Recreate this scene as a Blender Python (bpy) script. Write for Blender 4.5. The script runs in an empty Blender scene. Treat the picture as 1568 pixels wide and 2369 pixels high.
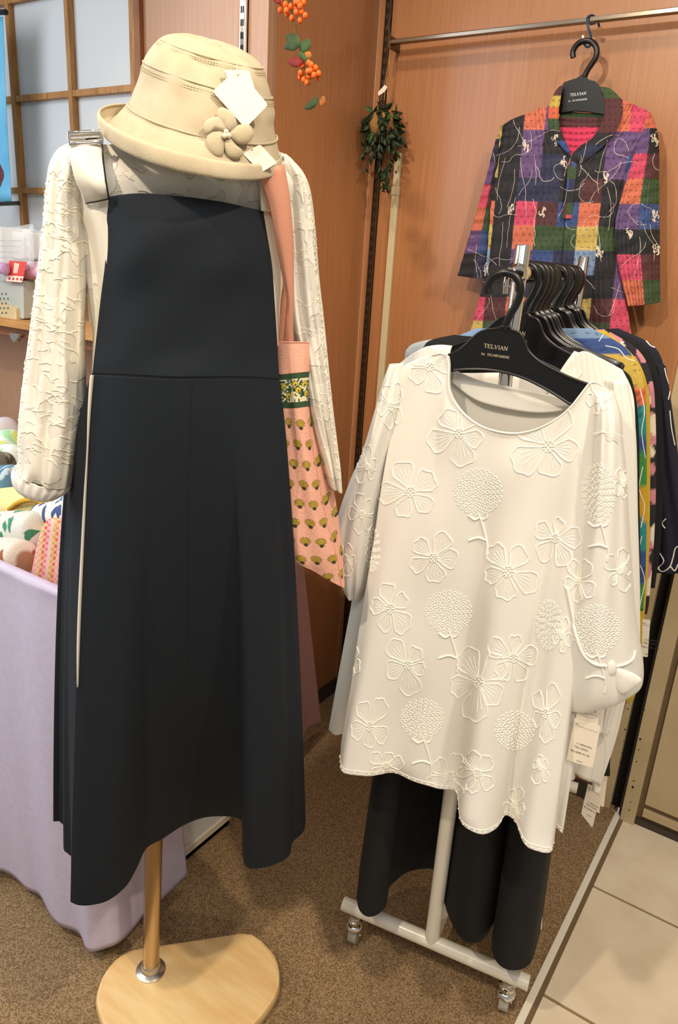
import bpy, math, random
import numpy as np
from mathutils import Vector, Matrix
from mathutils.bvhtree import BVHTree
from mathutils.geometry import tessellate_polygon
random.seed(7); RNG = np.random.RandomState(5)
S = bpy.context.scene
COL = S.collection
# ---------------------------------------------------------------- camera
W, HH, F = 1568, 2369, 1720.0
TH, RO, YA, CH = math.radians(18.9), math.radians(3.6), math.radians(33.0), 1.45
FW = np.array([-math.sin(YA)*math.cos(TH), math.cos(YA)*math.cos(TH), -math.sin(TH)])
_r0 = np.array([math.cos(YA), math.sin(YA), 0.0]); _u0 = np.cross(_r0, FW)
RV = math.cos(RO)*_r0 + math.sin(RO)*_u0
UV_ = -math.sin(RO)*_r0 + math.cos(RO)*_u0
CAM = np.array([0, 0, CH])
cd = bpy.data.cameras.new('camera'); co = bpy.data.objects.new('camera', cd); COL.objects.link(co)
cd.sensor_fit = 'HORIZONTAL'; cd.sensor_width = 36.0; cd.lens = F/W*36.0; cd.clip_start = 0.02
m = Matrix.Identity(4)
for i in range(3):
    m[i][0] = RV[i]; m[i][1] = UV_[i]; m[i][2] = -FW[i]; m[i][3] = CAM[i]
co.matrix_world = m
S.camera = co
# ---------------------------------------------------------------- world, lights, exposure
wd = bpy.data.worlds.new('world'); S.world = wd; wd.use_nodes = True
wd.node_tree.nodes['Background'].inputs[0].default_value = (1.0, 0.95, 0.90, 1)
wd.node_tree.nodes['Background'].inputs[1].default_value = 0.36
S.view_settings.view_transform = 'Standard'; S.view_settings.look = 'None'
S.view_settings.exposure = 0.0; S.view_settings.gamma = 1.0; S.view_settings.use_curve_mapping = False
def spot(name, loc, aim, power, col, size, angle, blend=0.5):
    l = bpy.data.lights.new(name, 'SPOT'); l.energy = power; l.color = col
    l.shadow_soft_size = size; l.spot_size = math.radians(angle); l.spot_blend = blend
    o = bpy.data.objects.new(name, l); COL.objects.link(o); o.location = loc
    o.rotation_euler = (Vector(aim)-Vector(loc)).to_track_quat('-Z', 'Y').to_euler(); return o
def area(name, loc, aim, power, col, sx, sy):
    l = bpy.data.lights.new(name, 'AREA'); l.energy = power; l.color = col
    l.shape = 'RECTANGLE'; l.size = sx; l.size_y = sy
    o = bpy.data.objects.new(name, l); COL.objects.link(o); o.location = loc
    o.rotation_euler = (Vector(aim)-Vector(loc)).to_track_quat('-Z', 'Y').to_euler(); return o
WARM = (1.0, 0.84, 0.65)
spot('spot_right', (0.45, 0.62, 2.75), (-0.45, 1.2, 0.8), 92, WARM, 0.04, 80)
spot('spot_front', (-0.85, -0.55, 2.75), (-0.65, 1.1, 0.9), 108, WARM, 0.045, 80)
spot('spot_back', (-0.95, 1.0, 2.85), (-0.6, 1.6, 0.9), 30, WARM, 0.05, 95)
area('ceiling_panel', (0.5, -0.6, 2.9), (-0.5, 1.0, 0.6), 24, (1.0, 0.92, 0.82), 1.6, 0.6)
area('daylight_left', (-2.2, 0.1, 1.9), (-1.1, 1.0, 0.9), 22, (0.80, 0.90, 1.0), 1.0, 1.4)
# ---------------------------------------------------------------- helpers
def ray(x, y):
    return FW*F + RV*(x-W/2) - UV_*(y-HH/2)
def at(x, y, pl, d=0.0):
    n = pl[1]; o = pl[0] + n*d; r = ray(x, y)
    return CAM + r*(((o-CAM) @ n)/(r @ n))
def atz(x, y, z):
    r = ray(x, y); return CAM + r*((z-CH)/r[2])
def proj(P):
    v = np.array(P, float)-CAM; z = v @ FW
    return W/2+F*(v @ RV)/z, HH/2-F*(v @ UV_)/z
def PL(o, n):
    n = np.array(n, float); return (np.array(o, float), n/np.linalg.norm(n))
def yp(Y): return PL((0, Y, 0), (0, -1, 0))
A_ = np.array
def cr(P, m, closed=False):
    P = np.asarray(P, float); n = len(P)
    if closed:
        t = np.linspace(0, n, m, endpoint=False); i = np.floor(t).astype(int)
        f = (t-i).reshape((-1,)+(1,)*(P.ndim-1)); g = lambda k: P[(i+k) % n]
    else:
        Q = np.concatenate([[2*P[0]-P[1]], P, [2*P[-1]-P[-2]]]); t = np.linspace(0, n-1, m)
        i = np.minimum(np.floor(t).astype(int), n-2); f = (t-i).reshape((-1,)+(1,)*(P.ndim-1)); g = lambda k: Q[i+k+1]
    a, b, c, d = g(-1), g(0), g(1), g(2)
    return 0.5*((2*b)+(c-a)*f+(2*a-5*b+4*c-d)*f*f+(3*b-a-3*c+d)*f**3)
def lin(c):
    c = np.asarray(c, float)/255.0
    return np.where(c <= .04045, c/12.92, ((c+.055)/1.055)**2.4)
WL = {}
def tag(o, label=None, cat=None, group=None, kind=None):
    for k, v in (('label', label), ('category', cat), ('group', group), ('kind', kind)):
        if v: o[k] = v
    return o
def T(name, loc, label, cat, group=None):
    o = bpy.data.objects.new(name, None); COL.objects.link(o); o.empty_display_size = .05
    o.location = [float(v) for v in loc]; WL[o.name] = A_(loc, float); tag(o, label, cat, group); return o
def mk(name, VF, mat, parent=None, smooth=True, col=None, solid=0, offs=0, bevel=0, **kw):
    V, Fc = VF; V = np.asarray(V, float)
    if parent is not None: org = WL[parent.name]
    else: org = A_([(V[:, 0].min()+V[:, 0].max())/2, (V[:, 1].min()+V[:, 1].max())/2, V[:, 2].min()])
    me = bpy.data.meshes.new(name); me.from_pydata((V-org).tolist(), [], [tuple(int(q) for q in f) for f in Fc])
    me.polygons.foreach_set('use_smooth', [smooth]*len(me.polygons))
    if mat: me.materials.append(mat)
    if col is not None:
        ca = me.color_attributes.new('Col', 'FLOAT_COLOR', 'POINT')
        c4 = np.ones((len(V), 4)); c4[:, :3] = col; ca.data.foreach_set('color', c4.ravel())
    me.update()
    if smooth: me.set_sharp_from_angle(angle=math.radians(52))
    o = bpy.data.objects.new(name, me); COL.objects.link(o); WL[o.name] = org
    if parent is not None: o.parent = parent; o.location = (0, 0, 0)
    else: o.location = org
    if parent is not None: WL[o.name] = WL[parent.name]
    if solid:
        md = o.modifiers.new('s', 'SOLIDIFY'); md.thickness = solid; md.offset = offs
    if bevel:
        md = o.modifiers.new('b', 'BEVEL'); md.width = bevel; md.segments = 2; md.limit_method = 'ANGLE'
    tag(o, **kw); return o
def merge(L):
    V = []; Fc = []; k = 0
    for v, f in L:
        V.append(np.asarray(v, float)); Fc += [tuple(q+k for q in g) for g in f]; k += len(v)
    return np.concatenate(V), Fc
def grid(P, cu=False, cv=False, capv=False):
    nv, nu = P.shape[:2]; Fc = []
    for j in range(nv if cv else nv-1):
        for i in range(nu if cu else nu-1):
            a = j*nu+i; b = j*nu+(i+1) % nu; j2 = (j+1) % nv
            Fc.append((a, b, j2*nu+(i+1) % nu, j2*nu+i))
    if capv:
        Fc.append(tuple(range(nu))[::-1]); Fc.append(tuple(range((nv-1)*nu, nv*nu)))
    return P.reshape(-1, 3), Fc
def tube(P, r, n=8, closed=False, caps=True):
    P = np.asarray(P, float); m = len(P)
    r = np.broadcast_to(np.asarray(r, float), (m,))
    if closed: Tn = np.roll(P, -1, 0)-np.roll(P, 1, 0)
    else: Tn = np.gradient(P, axis=0)
    Tn /= np.linalg.norm(Tn, axis=1)[:, None]+1e-12
    a = A_([0, 0, 1.0]) if abs(Tn[0][2]) < .9 else A_([1.0, 0, 0])
    out = []
    N = np.cross(Tn[0], a); N /= np.linalg.norm(N)
    for k in range(m):
        N = N - Tn[k]*(N @ Tn[k]); N /= np.linalg.norm(N)+1e-12; B = np.cross(Tn[k], N)
        th = np.linspace(0, 2*math.pi, n, endpoint=False)
        out.append(P[k]+r[k]*(np.cos(th)[:, None]*N+np.sin(th)[:, None]*B))
    G = A_(out)
    return grid(G, cu=True, cv=closed, capv=(caps and not closed))
def box(c, s, rz=0):
    cx, cy, cz = c; sx, sy, sz = s
    V = A_([[x, y, z] for x in (-.5, .5) for y in (-.5, .5) for z in (-.5, .5)])*A_(s)
    if rz: q = V.copy(); V[:, 0] = q[:, 0]*math.cos(rz)-q[:, 1]*math.sin(rz); V[:, 1] = q[:, 0]*math.sin(rz)+q[:, 1]*math.cos(rz)
    return V+A_(c), [(0, 1, 3, 2), (4, 6, 7, 5), (0, 4, 5, 1), (2, 3, 7, 6), (0, 2, 6, 4), (1, 5, 7, 3)]
def bx(a, b):
    a = A_(a, float); b = A_(b, float); return box((a+b)/2, np.abs(b-a))
def lathe(prof, c, n=24):
    th = np.linspace(0, 2*math.pi, n, endpoint=False)
    G = A_([[[c[0]+r*math.cos(t), c[1]+r*math.sin(t), c[2]+z] for t in th] for r, z in prof])
    return grid(G, cu=True, capv=True)
def ball(c, r, nu=8, nv=6, sc=(1, 1, 1)):
    G = A_([[[c[0]+sc[0]*r*math.sin(p)*math.cos(t), c[1]+sc[1]*r*math.sin(p)*math.sin(t), c[2]+sc[2]*r*math.cos(p)]
             for t in np.linspace(0, 2*math.pi, nu, endpoint=False)] for p in np.linspace(.12, math.pi-.12, nv)])
    return grid(G[::-1], cu=True, capv=True)
def prism(poly, pl, d0, d1):
    """closed polygon given in pixels on plane pl, extruded from offset d0 (back) to d1 (front)"""
    P0 = [at(x, y, pl, d0) for x, y in poly]; n = len(poly)
    P1 = [p + pl[1]*(d1-d0) for p in P0]
    return prism3(P0, P1)
def prism3(P0, P1):
    n = len(P0); tr = tessellate_polygon([[Vector(p) for p in P1]])
    Fc = [tuple(t) for t in tr]; Fb = [tuple(q+n for q in t[::-1]) for t in tr]
    V = np.concatenate([A_(P1), A_(P0)])
    c = np.cross(V[tr[0][1]]-V[tr[0][0]], V[tr[0][2]]-V[tr[0][0]])
    if c @ (A_(P1[0])-A_(P0[0])) < 0: Fc = [f[::-1] for f in Fc]; Fb = [f[::-1] for f in Fb]
    return V, Fc+Fb+[(i, (i+1) % n, n+(i+1) % n, n+i) for i in range(n)]
def rounded(poly, r, k=4):
    out = []; n = len(poly)
    for i in range(n):
        p = A_(poly[i], float); a = A_(poly[i-1], float); b = A_(poly[(i+1) % n], float)
        da = (a-p)/np.linalg.norm(a-p); db = (b-p)/np.linalg.norm(b-p)
        for t in np.linspace(0, 1, k+1):
            q0 = p+da*r; q1 = p+db*r
            out.append(tuple((1-t)**2*q0+2*t*(1-t)*p+t*t*q1))
    return out
def puff(poly, pl, d, h, n=28, back=.25, rings=(1, .93, .78, .55, .28), spline=True):
    Q = cr(A_(poly, float), n, closed=True) if spline else A_(poly, float); n = len(Q); c = Q.mean(0)
    G = []
    for s in rings[::-1]: G.append([at(*(c+(q-c)*s), pl, d)-pl[1]*h*back*math.sqrt(max(0, 1-s*s)) for q in Q])
    for s in rings[1:]: G.append([at(*(c+(q-c)*s), pl, d)+pl[1]*h*math.sqrt(max(0, 1-s*s)) for q in Q])
    return grid(A_(G), cu=True, capv=True)
def pt(c, pl):
    if len(c) == 4: return atz(c[0], c[1], c[3])
    return at(c[0], c[1], pl, c[2] if len(c) > 2 else 0.0)
def sheet(rows, pl, nu, nv, disp=None, world=False):
    if not world: rows = [[pt(c, pl) for c in r] for r in rows]
    R = A_([cr(A_(r, float), nu) for r in rows]); G = cr(R, nv)
    if disp is not None:
        u, v = np.meshgrid(np.linspace(0, 1, nu), np.linspace(0, 1, nv))
        G = G + pl[1]*disp(u, v)[..., None]
    return G
def uvg(nu, nv):
    u, v = np.meshgrid(np.linspace(0, 1, nu), np.linspace(0, 1, nv)); return u.ravel(), v.ravel()
def loft(st, pl, nu, nv, fold=None, cap=False, power=1.0):
    """st: (xL,yL,xR,yR,front depth,back depth[,offset[,sag]]) in pixels / metres"""
    C = []
    for s in st:
        off = s[6] if len(s) > 6 else 0; sag = s[7] if len(s) > 7 else 0
        L = at(s[0], s[1], pl, off); R = at(s[2], s[3], pl, off)
        C.append(np.concatenate([(L+R)/2, (R-L)/2, [s[4], s[5], sag]]))
    C = cr(A_(C), nv); th = np.linspace(0, 2*math.pi, nu, endpoint=False); G = np.zeros((nv, nu, 3))
    for j in range(nv):
        c = C[j, :3]; a = C[j, 3:6]; df, db, sag = C[j, 6:9]
        for i, t in enumerate(th):
            ct, stt = math.cos(t), math.sin(t)
            d = (df if stt > 0 else db)*abs(stt)**power*(1 if stt > 0 else -1)
            k = 0 if fold is None else fold(t, j/(nv-1))
            G[j, i] = c+a*ct+pl[1]*(d+k*abs(stt)*(1 if stt > 0 else -1))-A_([0, 0, sag*stt])
    return G
def bvh(objs):
    V = []; Fc = []; k = 0
    for o in objs:
        w = WL[o.name]; vs = [Vector(v.co)+Vector(w) for v in o.data.vertices]
        V += vs; Fc += [tuple(i+k for i in p.vertices) for p in o.data.polygons]; k += len(vs)
    return BVHTree.FromPolygons(V, Fc)
def hit(b, x, y):
    r = Vector(ray(x, y)).normalized(); p, nn, i, d = b.ray_cast(Vector(CAM), r)
    if p is None: return None, None
    if nn.dot(r) > 0: nn = -nn
    return A_(p), A_(nn)
def ontube(b, pts, r, lift=.4, n=5, m=None, closed=False):
    pts = A_(pts, float)
    if m: pts = cr(pts, m, closed)
    L = []; cur = []
    for x, y in pts:
        p, nn = hit(b, x, y)
        if p is None or (cur and np.linalg.norm(p+nn*r*lift-cur[-1]) > .02):
            if len(cur) > 2: L.append(tube(cur, r, n))
            cur = []
            if p is None: continue
        cur.append(p+nn*r*lift)
    if len(cur) > 2: L.append(tube(cur, r, n))
    return L
# ---------------------------------------------------------------- materials
def mat(name, rgb, rough=.6, metal=0, var=None, bump=None, attr=False, alpha=1, sheen=0, stretch=(1, 1, 1), c2=None, ramp=(.35, .65), trans=0, ior=1.45, coat=0, emit=0, weave=0, tl=0):
    M = bpy.data.materials.new(name); M.use_nodes = True; nt = M.node_tree; N = nt.nodes; Lk = nt.links
    B = N['Principled BSDF']; c = [float(q) for q in lin(rgb)]+[1]
    B.inputs['Base Color'].default_value = c; B.inputs['Roughness'].default_value = rough; B.inputs['Metallic'].default_value = metal
    B.inputs['Alpha'].default_value = alpha; B.inputs['IOR'].default_value = ior
    if sheen: B.inputs['Sheen Weight'].default_value = sheen; B.inputs['Sheen Roughness'].default_value = .4
    if trans: B.inputs['Transmission Weight'].default_value = trans
    if coat: B.inputs['Coat Weight'].default_value = coat; B.inputs['Coat Roughness'].default_value = .15
    src = None
    tc = N.new('ShaderNodeTexCoord'); mp = N.new('ShaderNodeMapping'); mp.inputs['Scale'].default_value = stretch
    Lk.new(tc.outputs['Object'], mp.inputs['Vector'])
    if attr:
        a = N.new('ShaderNodeAttribute'); a.attribute_name = 'Col'; src = a.outputs['Color']
    if c2 is not None or var:
        nz = N.new('ShaderNodeTexNoise'); nz.inputs['Scale'].default_value = var if var else 8; nz.inputs['Detail'].default_value = 5
        Lk.new(mp.outputs['Vector'], nz.inputs['Vector'])
        rp = N.new('ShaderNodeValToRGB'); rp.color_ramp.elements[0].position = ramp[0]; rp.color_ramp.elements[1].position = ramp[1]
        if attr:
            rp.color_ramp.elements[0].color = (.78, .78, .78, 1); rp.color_ramp.elements[1].color = (1.08, 1.08, 1.08, 1)
            mx = N.new('ShaderNodeMix'); mx.data_type = 'RGBA'; mx.blend_type = 'MULTIPLY'; mx.inputs[0].default_value = 1
            Lk.new(src, mx.inputs[6]); Lk.new(rp.outputs[0], mx.inputs[7]); src = mx.outputs[2]
        else:
            rp.color_ramp.elements[0].color = [float(q) for q in lin(c2 if c2 is not None else A_(rgb)*.9)]+[1]
            rp.color_ramp.elements[1].color = c; src = rp.outputs[0]
        Lk.new(nz.outputs['Fac'], rp.inputs[0])
    if src is not None: Lk.new(src, B.inputs['Base Color'])
    if bump:
        nb = N.new('ShaderNodeTexNoise'); nb.inputs['Scale'].default_value = bump[0]; nb.inputs['Detail'].default_value = 3
        Lk.new(mp.outputs['Vector'] if len(bump) > 2 else tc.outputs['Object'], nb.inputs['Vector'])
        bp = N.new('ShaderNodeBump'); bp.inputs['Strength'].default_value = bump[1]; bp.inputs['Distance'].default_value = .002
        Lk.new(nb.outputs['Fac'], bp.inputs['Height']); Lk.new(bp.outputs[0], B.inputs['Normal'])
    if tl:
        t = N.new('ShaderNodeBsdfTranslucent'); t.inputs[0].default_value = c; ms = N.new('ShaderNodeMixShader'); ms.inputs[0].default_value = tl
        if src is not None: Lk.new(src, t.inputs[0])
        Lk.new(B.outputs[0], ms.inputs[1]); Lk.new(t.outputs[0], ms.inputs[2])
        Lk.new(ms.outputs[0], N['Material Output'].inputs['Surface'])
    return M
def jac(name, rgb, scale=26):
    """white cloth with slightly raised cut-jacquard blotches"""
    M = mat(name, rgb, .75, tl=.12); nt = M.node_tree; N = nt.nodes; Lk = nt.links; B = N['Principled BSDF']
    tc = N.new('ShaderNodeTexCoord'); nz = N.new('ShaderNodeTexNoise'); nz.inputs['Scale'].default_value = scale; nz.inputs['Detail'].default_value = 1.5
    Lk.new(tc.outputs['Object'], nz.inputs['Vector']); rp = N.new('ShaderNodeValToRGB')
    rp.color_ramp.elements[0].position = .50; rp.color_ramp.elements[1].position = .515
    Lk.new(nz.outputs['Fac'], rp.inputs[0]); bp = N.new('ShaderNodeBump'); bp.inputs['Strength'].default_value = .9; bp.inputs['Distance'].default_value = .0012
    Lk.new(rp.outputs[0], bp.inputs['Height']); Lk.new(bp.outputs[0], B.inputs['Normal'])
    mx = N.new('ShaderNodeMix'); mx.data_type = 'RGBA'; mx.inputs[6].default_value = [float(q) for q in lin(A_(rgb)*.95)]+[1]; mx.inputs[7].default_value = [float(q) for q in lin(rgb)]+[1]
    Lk.new(rp.outputs[0], mx.inputs[0]); Lk.new(mx.outputs[2], B.inputs['Base Color']); return M
MT = dict(
 wood=mat('wood_veneer', (174, 120, 78), .38, c2=(160, 105, 64), var=9, stretch=(22, 22, .5), ramp=(.3, .7), coat=.25, bump=(60, .04, 1)),
 woodL=mat('wood_veneer_pale', (180, 140, 110), .4, c2=(170, 128, 98), var=9, stretch=(22, 22, .5), coat=.2),
 lattice=mat('lattice_wood', (176, 128, 72), .5, c2=(146, 100, 50), var=10, stretch=(8, 8, 1)),
 stile=mat('stile_wood', (140, 88, 50), .5, c2=(120, 70, 38), var=10, stretch=(8, 8, 1)),
 paper=mat('shoji_paper', (205, 207, 208), .8, bump=(120, .1)),
 carpet=mat('carpet', (170, 142, 104), .95, c2=(106, 84, 57), var=330, ramp=(.38, .62), bump=(500, .9)),
 tilef=mat('floor_tile', (232, 220, 196), .35, c2=(214, 198, 170), var=9, ramp=(.3, .75), bump=(40, .1)),
 grout=mat('grout', (140, 118, 78), .9),
 steel=mat('steel', (200, 196, 188), .28, 1), chrome=mat('chrome', (225, 222, 215), .09, 1),
 brass=mat('brushed_pole', (188, 164, 130), .26, 1), dark=mat('dark_metal', (70, 60, 50), .5, .2),
 whitep=mat('white_enamel', (228, 222, 205), .3, coat=.4), black=mat('black_plastic', (14, 14, 15), .32),
 blackf=mat('black_fabric', (11, 11, 12), .85, bump=(900, .2)),
 navy=mat('dress_navy', (9, 19, 29), .8, bump=(700, .12)),
 cream=mat('satin_cream', (226, 219, 203), .32, bump=(600, .05), sheen=.2),
 seam=mat('dark_seam', (12, 15, 18), .9),
 bl=jac('jacquard_white', (247, 242, 228)), fringe=mat('fringe_thread', (244, 236, 214), .9),
 linen=mat('hat_linen', (194, 180, 152), .85, c2=(184, 169, 138), var=30, bump=(500, .25), sheen=.1),
 stitch=mat('hat_stitch', (182, 166, 132), .9), pearl=mat('pearl', (240, 226, 196), .15, coat=.6),
 card=mat('card', (240, 228, 208), .6), cardd=mat('card_edge', (205, 195, 175), .6),
 dot=mat('punch_hole', (90, 95, 90), .6),
 wht=mat('white_gauze', (247, 243, 233), .7, bump=(300, .15), tl=.12),
 emb=mat('embroidery_thread', (246, 242, 230), .7),
 sheer=mat('sheer_organza', (246, 243, 234), .6, alpha=.82, tl=.08),
 line=mat('lining', (243, 239, 228), .6, tl=.12),
 pine=mat('pine_board', (240, 208, 150), .28, c2=(226, 184, 122), var=5, stretch=(1.5, 9, 5), ramp=(.3, .68), coat=.5),
 pink=mat('tote_strap', (214, 150, 122), .85, bump=(700, .3)),
 painted=mat('painted_fabric', (255, 255, 255), .85, attr=True, var=420, ramp=(.2, .6), bump=(420, .3)),
 plaid=mat('plaid_fabric', (255, 255, 255), .8, attr=True, bump=(160, .6)),
 prt=mat('printed', (255, 255, 255), .8, attr=True),
 lav=mat('lavender_cloth', (202, 194, 216), .85, bump=(500, .2), var=60, c2=(197, 188, 211)),
 lav2=mat('pink_lavender_cloth', (206, 160, 160), .85, bump=(500, .2)),
 berry=mat('berry', (236, 106, 32), .35), stem=mat('vine_stem', (96, 74, 40), .8),
 leafg=mat('leaf_green', (58, 84, 22), .6, c2=(40, 58, 18), var=40), leafr=mat('leaf_red', (150, 22, 12), .6, c2=(96, 12, 8), var=40),
 leafo=mat('leaf_ochre', (176, 98, 22), .6, c2=(96, 70, 20), var=60), ivy=mat('ivy_leaf', (34, 56, 26), .55, c2=(18, 34, 16), var=30),
 twine=mat('twine', (190, 150, 100), .9), blue=mat('blue_wire', (22, 62, 92), .35),
 duct=mat('duct_plastic', (200, 186, 150), .5), beige=mat('beige_steel', (196, 176, 136), .45, c2=(184, 162, 122), var=6),
 gap=mat('black_gap', (10, 8, 6), .8), groutw=mat('wall_joint', (112, 92, 66), .8),
 clear=mat('clear_plastic', (235, 240, 240), .08, alpha=.28, coat=.5), rim=mat('crate_rim', (226, 216, 196), .4),
 cyan=mat('banner_blue', (62, 150, 196), .6, c2=(120, 190, 220), var=5), red=mat('red_card', (214, 70, 62), .6),
 grey=mat('grey_linen', (176, 178, 168), .9, bump=(500, .3)), gold=mat('letter_gold', (206, 188, 158), .4),
 silver=mat('letter_silver', (225, 228, 230), .4), pvc=mat('wheel', (170, 166, 152), .4), ink=mat('ink', (60, 58, 54), .7),
 lens=mat('cap', (20, 20, 20), .4), tan=mat('basket', (140, 98, 56), .8, c2=(90, 58, 30), var=90),
 shelf=mat('shelf_wood', (188, 138, 78), .45, c2=(168, 116, 60), var=8, stretch=(1, 8, 8)))
# ================================================================ SETTING
YW = 1.93; YF = 1.475; XC = -1.225; XT = -0.234
tag(mk('floor', bx((-3.2, -1.2, -.02), (XT-.012, YW+.03, 0)), MT['carpet'], smooth=False), 'brown speckled carpet inside the shop', kind='structure')
fl = mk('floor.001', bx((XT+.012, -1.2, -.02), (1.6, YW+.03, -.004)), MT['grout'], smooth=False); tag(fl, 'brown grout bed of the tiled arcade floor', kind='structure')
# floor tiles, each a piece
tl = .362; y0 = at(1371, 2049, PL((0, 0, 0), (0, 0, 1)))[1]
k = 0
for ix in range(5):
    for iy in range(-7, 1):
        xa = XT+.014+ix*tl; ya = y0+.004+iy*tl; yb = min(ya+tl-.008, YW+.02)
        if iy == 0: yb = YW+.02
        mk('tile', bx((xa, ya, -.006), (xa+tl-.008, yb, RNG.uniform(-.0006, .0006))), MT['tilef'], fl, smooth=False, bevel=.0015)
tr = mk('trim_1', bx((XT-.012, -1.2, -.005), (XT+.004, YW-.01, .006)), MT['whitep'], smooth=False, bevel=.002); tag(tr, 'pale metal threshold strip between carpet and tiles', kind='structure')
tr = mk('trim_2', bx((XT+.004, -1.2, -.005), (XT+.014, YW-.01, .002)), MT['groutw'], smooth=False); tag(tr, 'brown rubber edge beside the threshold strip', kind='structure')
tag(mk('wall_back', bx((XC-.03, YW, 0), (-.285, YW+.03, 2.9)), MT['wood'], smooth=False), 'warm wood veneer back wall', kind='structure')
tag(mk('wall_side', bx((XC-.03, YF+.02, 0), (XC, YW, 2.9)), MT['wood'], smooth=False), 'narrow wood veneer return wall of the recess', kind='structure')
XS = at(333, 100, yp(YF))[0]; XS2 = at(320, 100, yp(YF))[0]
tag(mk('wall_left', bx((XS, YF, 0), (XC, YF+.03, 2.9)), MT['woodL'], smooth=False), 'pale wood veneer panel behind the hat', kind='structure')
tag(mk('baseboard_side', bx((XC, YF+.02, 0), (XC+.008, YW-.008, .055)), MT['dark'], smooth=False), kind='structure')
tag(mk('baseboard_back', bx((XC, YW-.008, 0), (-.30, YW, .055)), MT['dark'], smooth=False), kind='structure')
# slotted rails
def rail(name, X, Y, z0, z1, m, lab, zs):
    w = .017
    r = mk(name, merge([bx((X-w/2, Y-.004, z0), (X-.001, Y, z1)), bx((X+.001, Y-.004, z0), (X+w/2, Y, z1)), bx((X-w/2, Y-.010, z0), (X-w/2+.0015, Y, z1)), bx((X+w/2-.0015, Y-.010, z0), (X+w/2, Y, z1))]), m, smooth=False)
    tag(r, lab, kind='structure')
    L = []
    z = zs
    while z < z1-.02:
        for dx in (-.0042, .0042): L.append(bx((X+dx-.0018, Y-.0046, z), (X+dx+.0018, Y-.0035, z+.0135)))
        z += .0255
    mk('slot', merge(L), MT['gap'], r, smooth=False, kind='stuff')
MT['railm'] = mat('rail_bronze', (96, 76, 58), .4, .7)
rail('trim_3', -1.193, YW, .06, 2.6, MT['railm'], 'dark slotted shelf rail on the back wall', .07)
rail('trim_4', at(568, 60, yp(YF))[0], YF, .9, 2.6, MT['chrome'], 'silver slotted shelf rail behind the hat', .91)
tag(mk('trim_5', bx((XC-.001, YW-.0015, 0), (XC+.004, YW, 2.9)), MT['woodL'], smooth=False), 'thin joint of the wall corner', kind='structure')
# shoji
sh = mk('wall_shoji', bx((-3.2, YF+.012, .0), (XS2, YF+.03, 2.9)), MT['paper'], smooth=False); tag(sh, 'white paper shoji screen', kind='structure')
pz = yp(YF)
XA = at(42, 330, pz)[0]; XB = at(164, 150, pz)[0]; XD = at(309, 60, pz)[0]
dX = XB-XA
ZB = [at(160, 218, pz)[2], at(60, 441, pz)[2]]; dz = ZB[0]-ZB[1]
ZB += [ZB[0]+dz*k for k in (1, 2)]
xs = [XA-dX*3, XA-dX*2, XA-dX, XA, XB]
ws = .016
for X in xs: mk('lattice_bar', bx((X-ws/2, YF-.008, 1.20), (X+ws/2, YF+.012, 2.9)), MT['lattice'], sh, smooth=False, bevel=.001)
for Z in ZB: mk('lattice_bar', bx((-3.1, YF-.006, Z-ws/2), (XD, YF+.012, Z+ws/2)), MT['lattice'], sh, smooth=False, bevel=.001)
mk('lattice_bar', bx((XD-.004, YF-.012, 1.0), (XS2, YF+.012, 2.9)), MT['lattice'], sh, smooth=False, bevel=.001)
mk('stile', bx((XS2, YF-.014, 0), (XS, YF+.02, 2.9)), MT['stile'], sh, smooth=False, bevel=.001)
tag(mk('wall_lower', bx((-3.2, YF-.02, 0), (XS2-.002, YF+.01, 1.19)), MT['woodL'], smooth=False), 'pale wood panel under the shelf', kind='structure')
# jamb area right of the wood wall
def vb(name, xa, xb, m, yf, yb=YW+.03, row=1700, lab=None, z0=0.0):
    p = yp(YW); X0 = at(xa, row, p)[0]; X1 = at(xb, row, p)[0]
    o = mk(name, bx((X0, yf, z0), (X1, yb, 2.9)), m, smooth=False, bevel=.001); tag(o, lab, kind='structure'); return o
vb('trim_6', 1392, 1447, MT['beige'], YW-.004, lab='beige steel jamb beside the wood wall')
vb('trim_7', 1447, 1475, MT['gap'], YW+.02, YW+.05, lab='black gap of the shutter track')
vb('trim_8', 1472, 1482, MT['dark'], YW-.012, lab='dark metal edge of the shutter track')
vb('trim_9', 1480, 1516, MT['beige'], YW-.03, lab='beige steel door frame with chipped paint')
mk('paint_chip', merge([ball(at((1470-(yy-1500)*.13, 1513-(yy-1500)*.155)[k % 2], yy, yp(YW-.0305)), RNG.uniform(.0012, .003), 5, 4, (1, .2, 1.6)) for k, yy in enumerate(sorted(RNG.uniform(1560, 1880, 22)**1.0))]), MT['gap'], bpy.data.objects['trim_9'], kind='stuff')
wr = vb('wall_right', 1512, 2300, MT['groutw'], YW-.01, lab='beige panelled wall with brown joints')
X0 = at(1530, 1700, yp(YW))[0]
zj = at(1520, 1870, yp(YW))[2]
for ix in range(3):
    for iz, (za, zb) in enumerate(((.03, zj-.008), (zj+.008, zj+.62), (zj+.636, zj+1.25), (zj+1.266, 2.6))):
        mk('panel', bx((X0+ix*.42, YW-.018, za), (X0+ix*.42+.40, YW-.006, zb)), MT['beige'], wr, smooth=False, bevel=.002)
tag(mk('trim_10', bx((XT, YW-.02, -.004), (1.4, YW-.01, .02)), MT['dark'], smooth=False), 'dark skirting gap under the panelled wall', kind='structure')
# paint chips along the door frame edges
L = []
for k in range(26):
    yy = 1500+k*15+RNG.uniform(-5, 5)
    xx = (1470-(yy-1500)*.13, 1513-(yy-1500)*.155)[k % 2]
    if yy > 1650: L.append(ball(at(xx, yy, yp(YW-.03 if k % 2 else YW-.031)), RNG.uniform(.0015, .0035), 5, 4, (1, .2, 1.6)))
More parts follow.
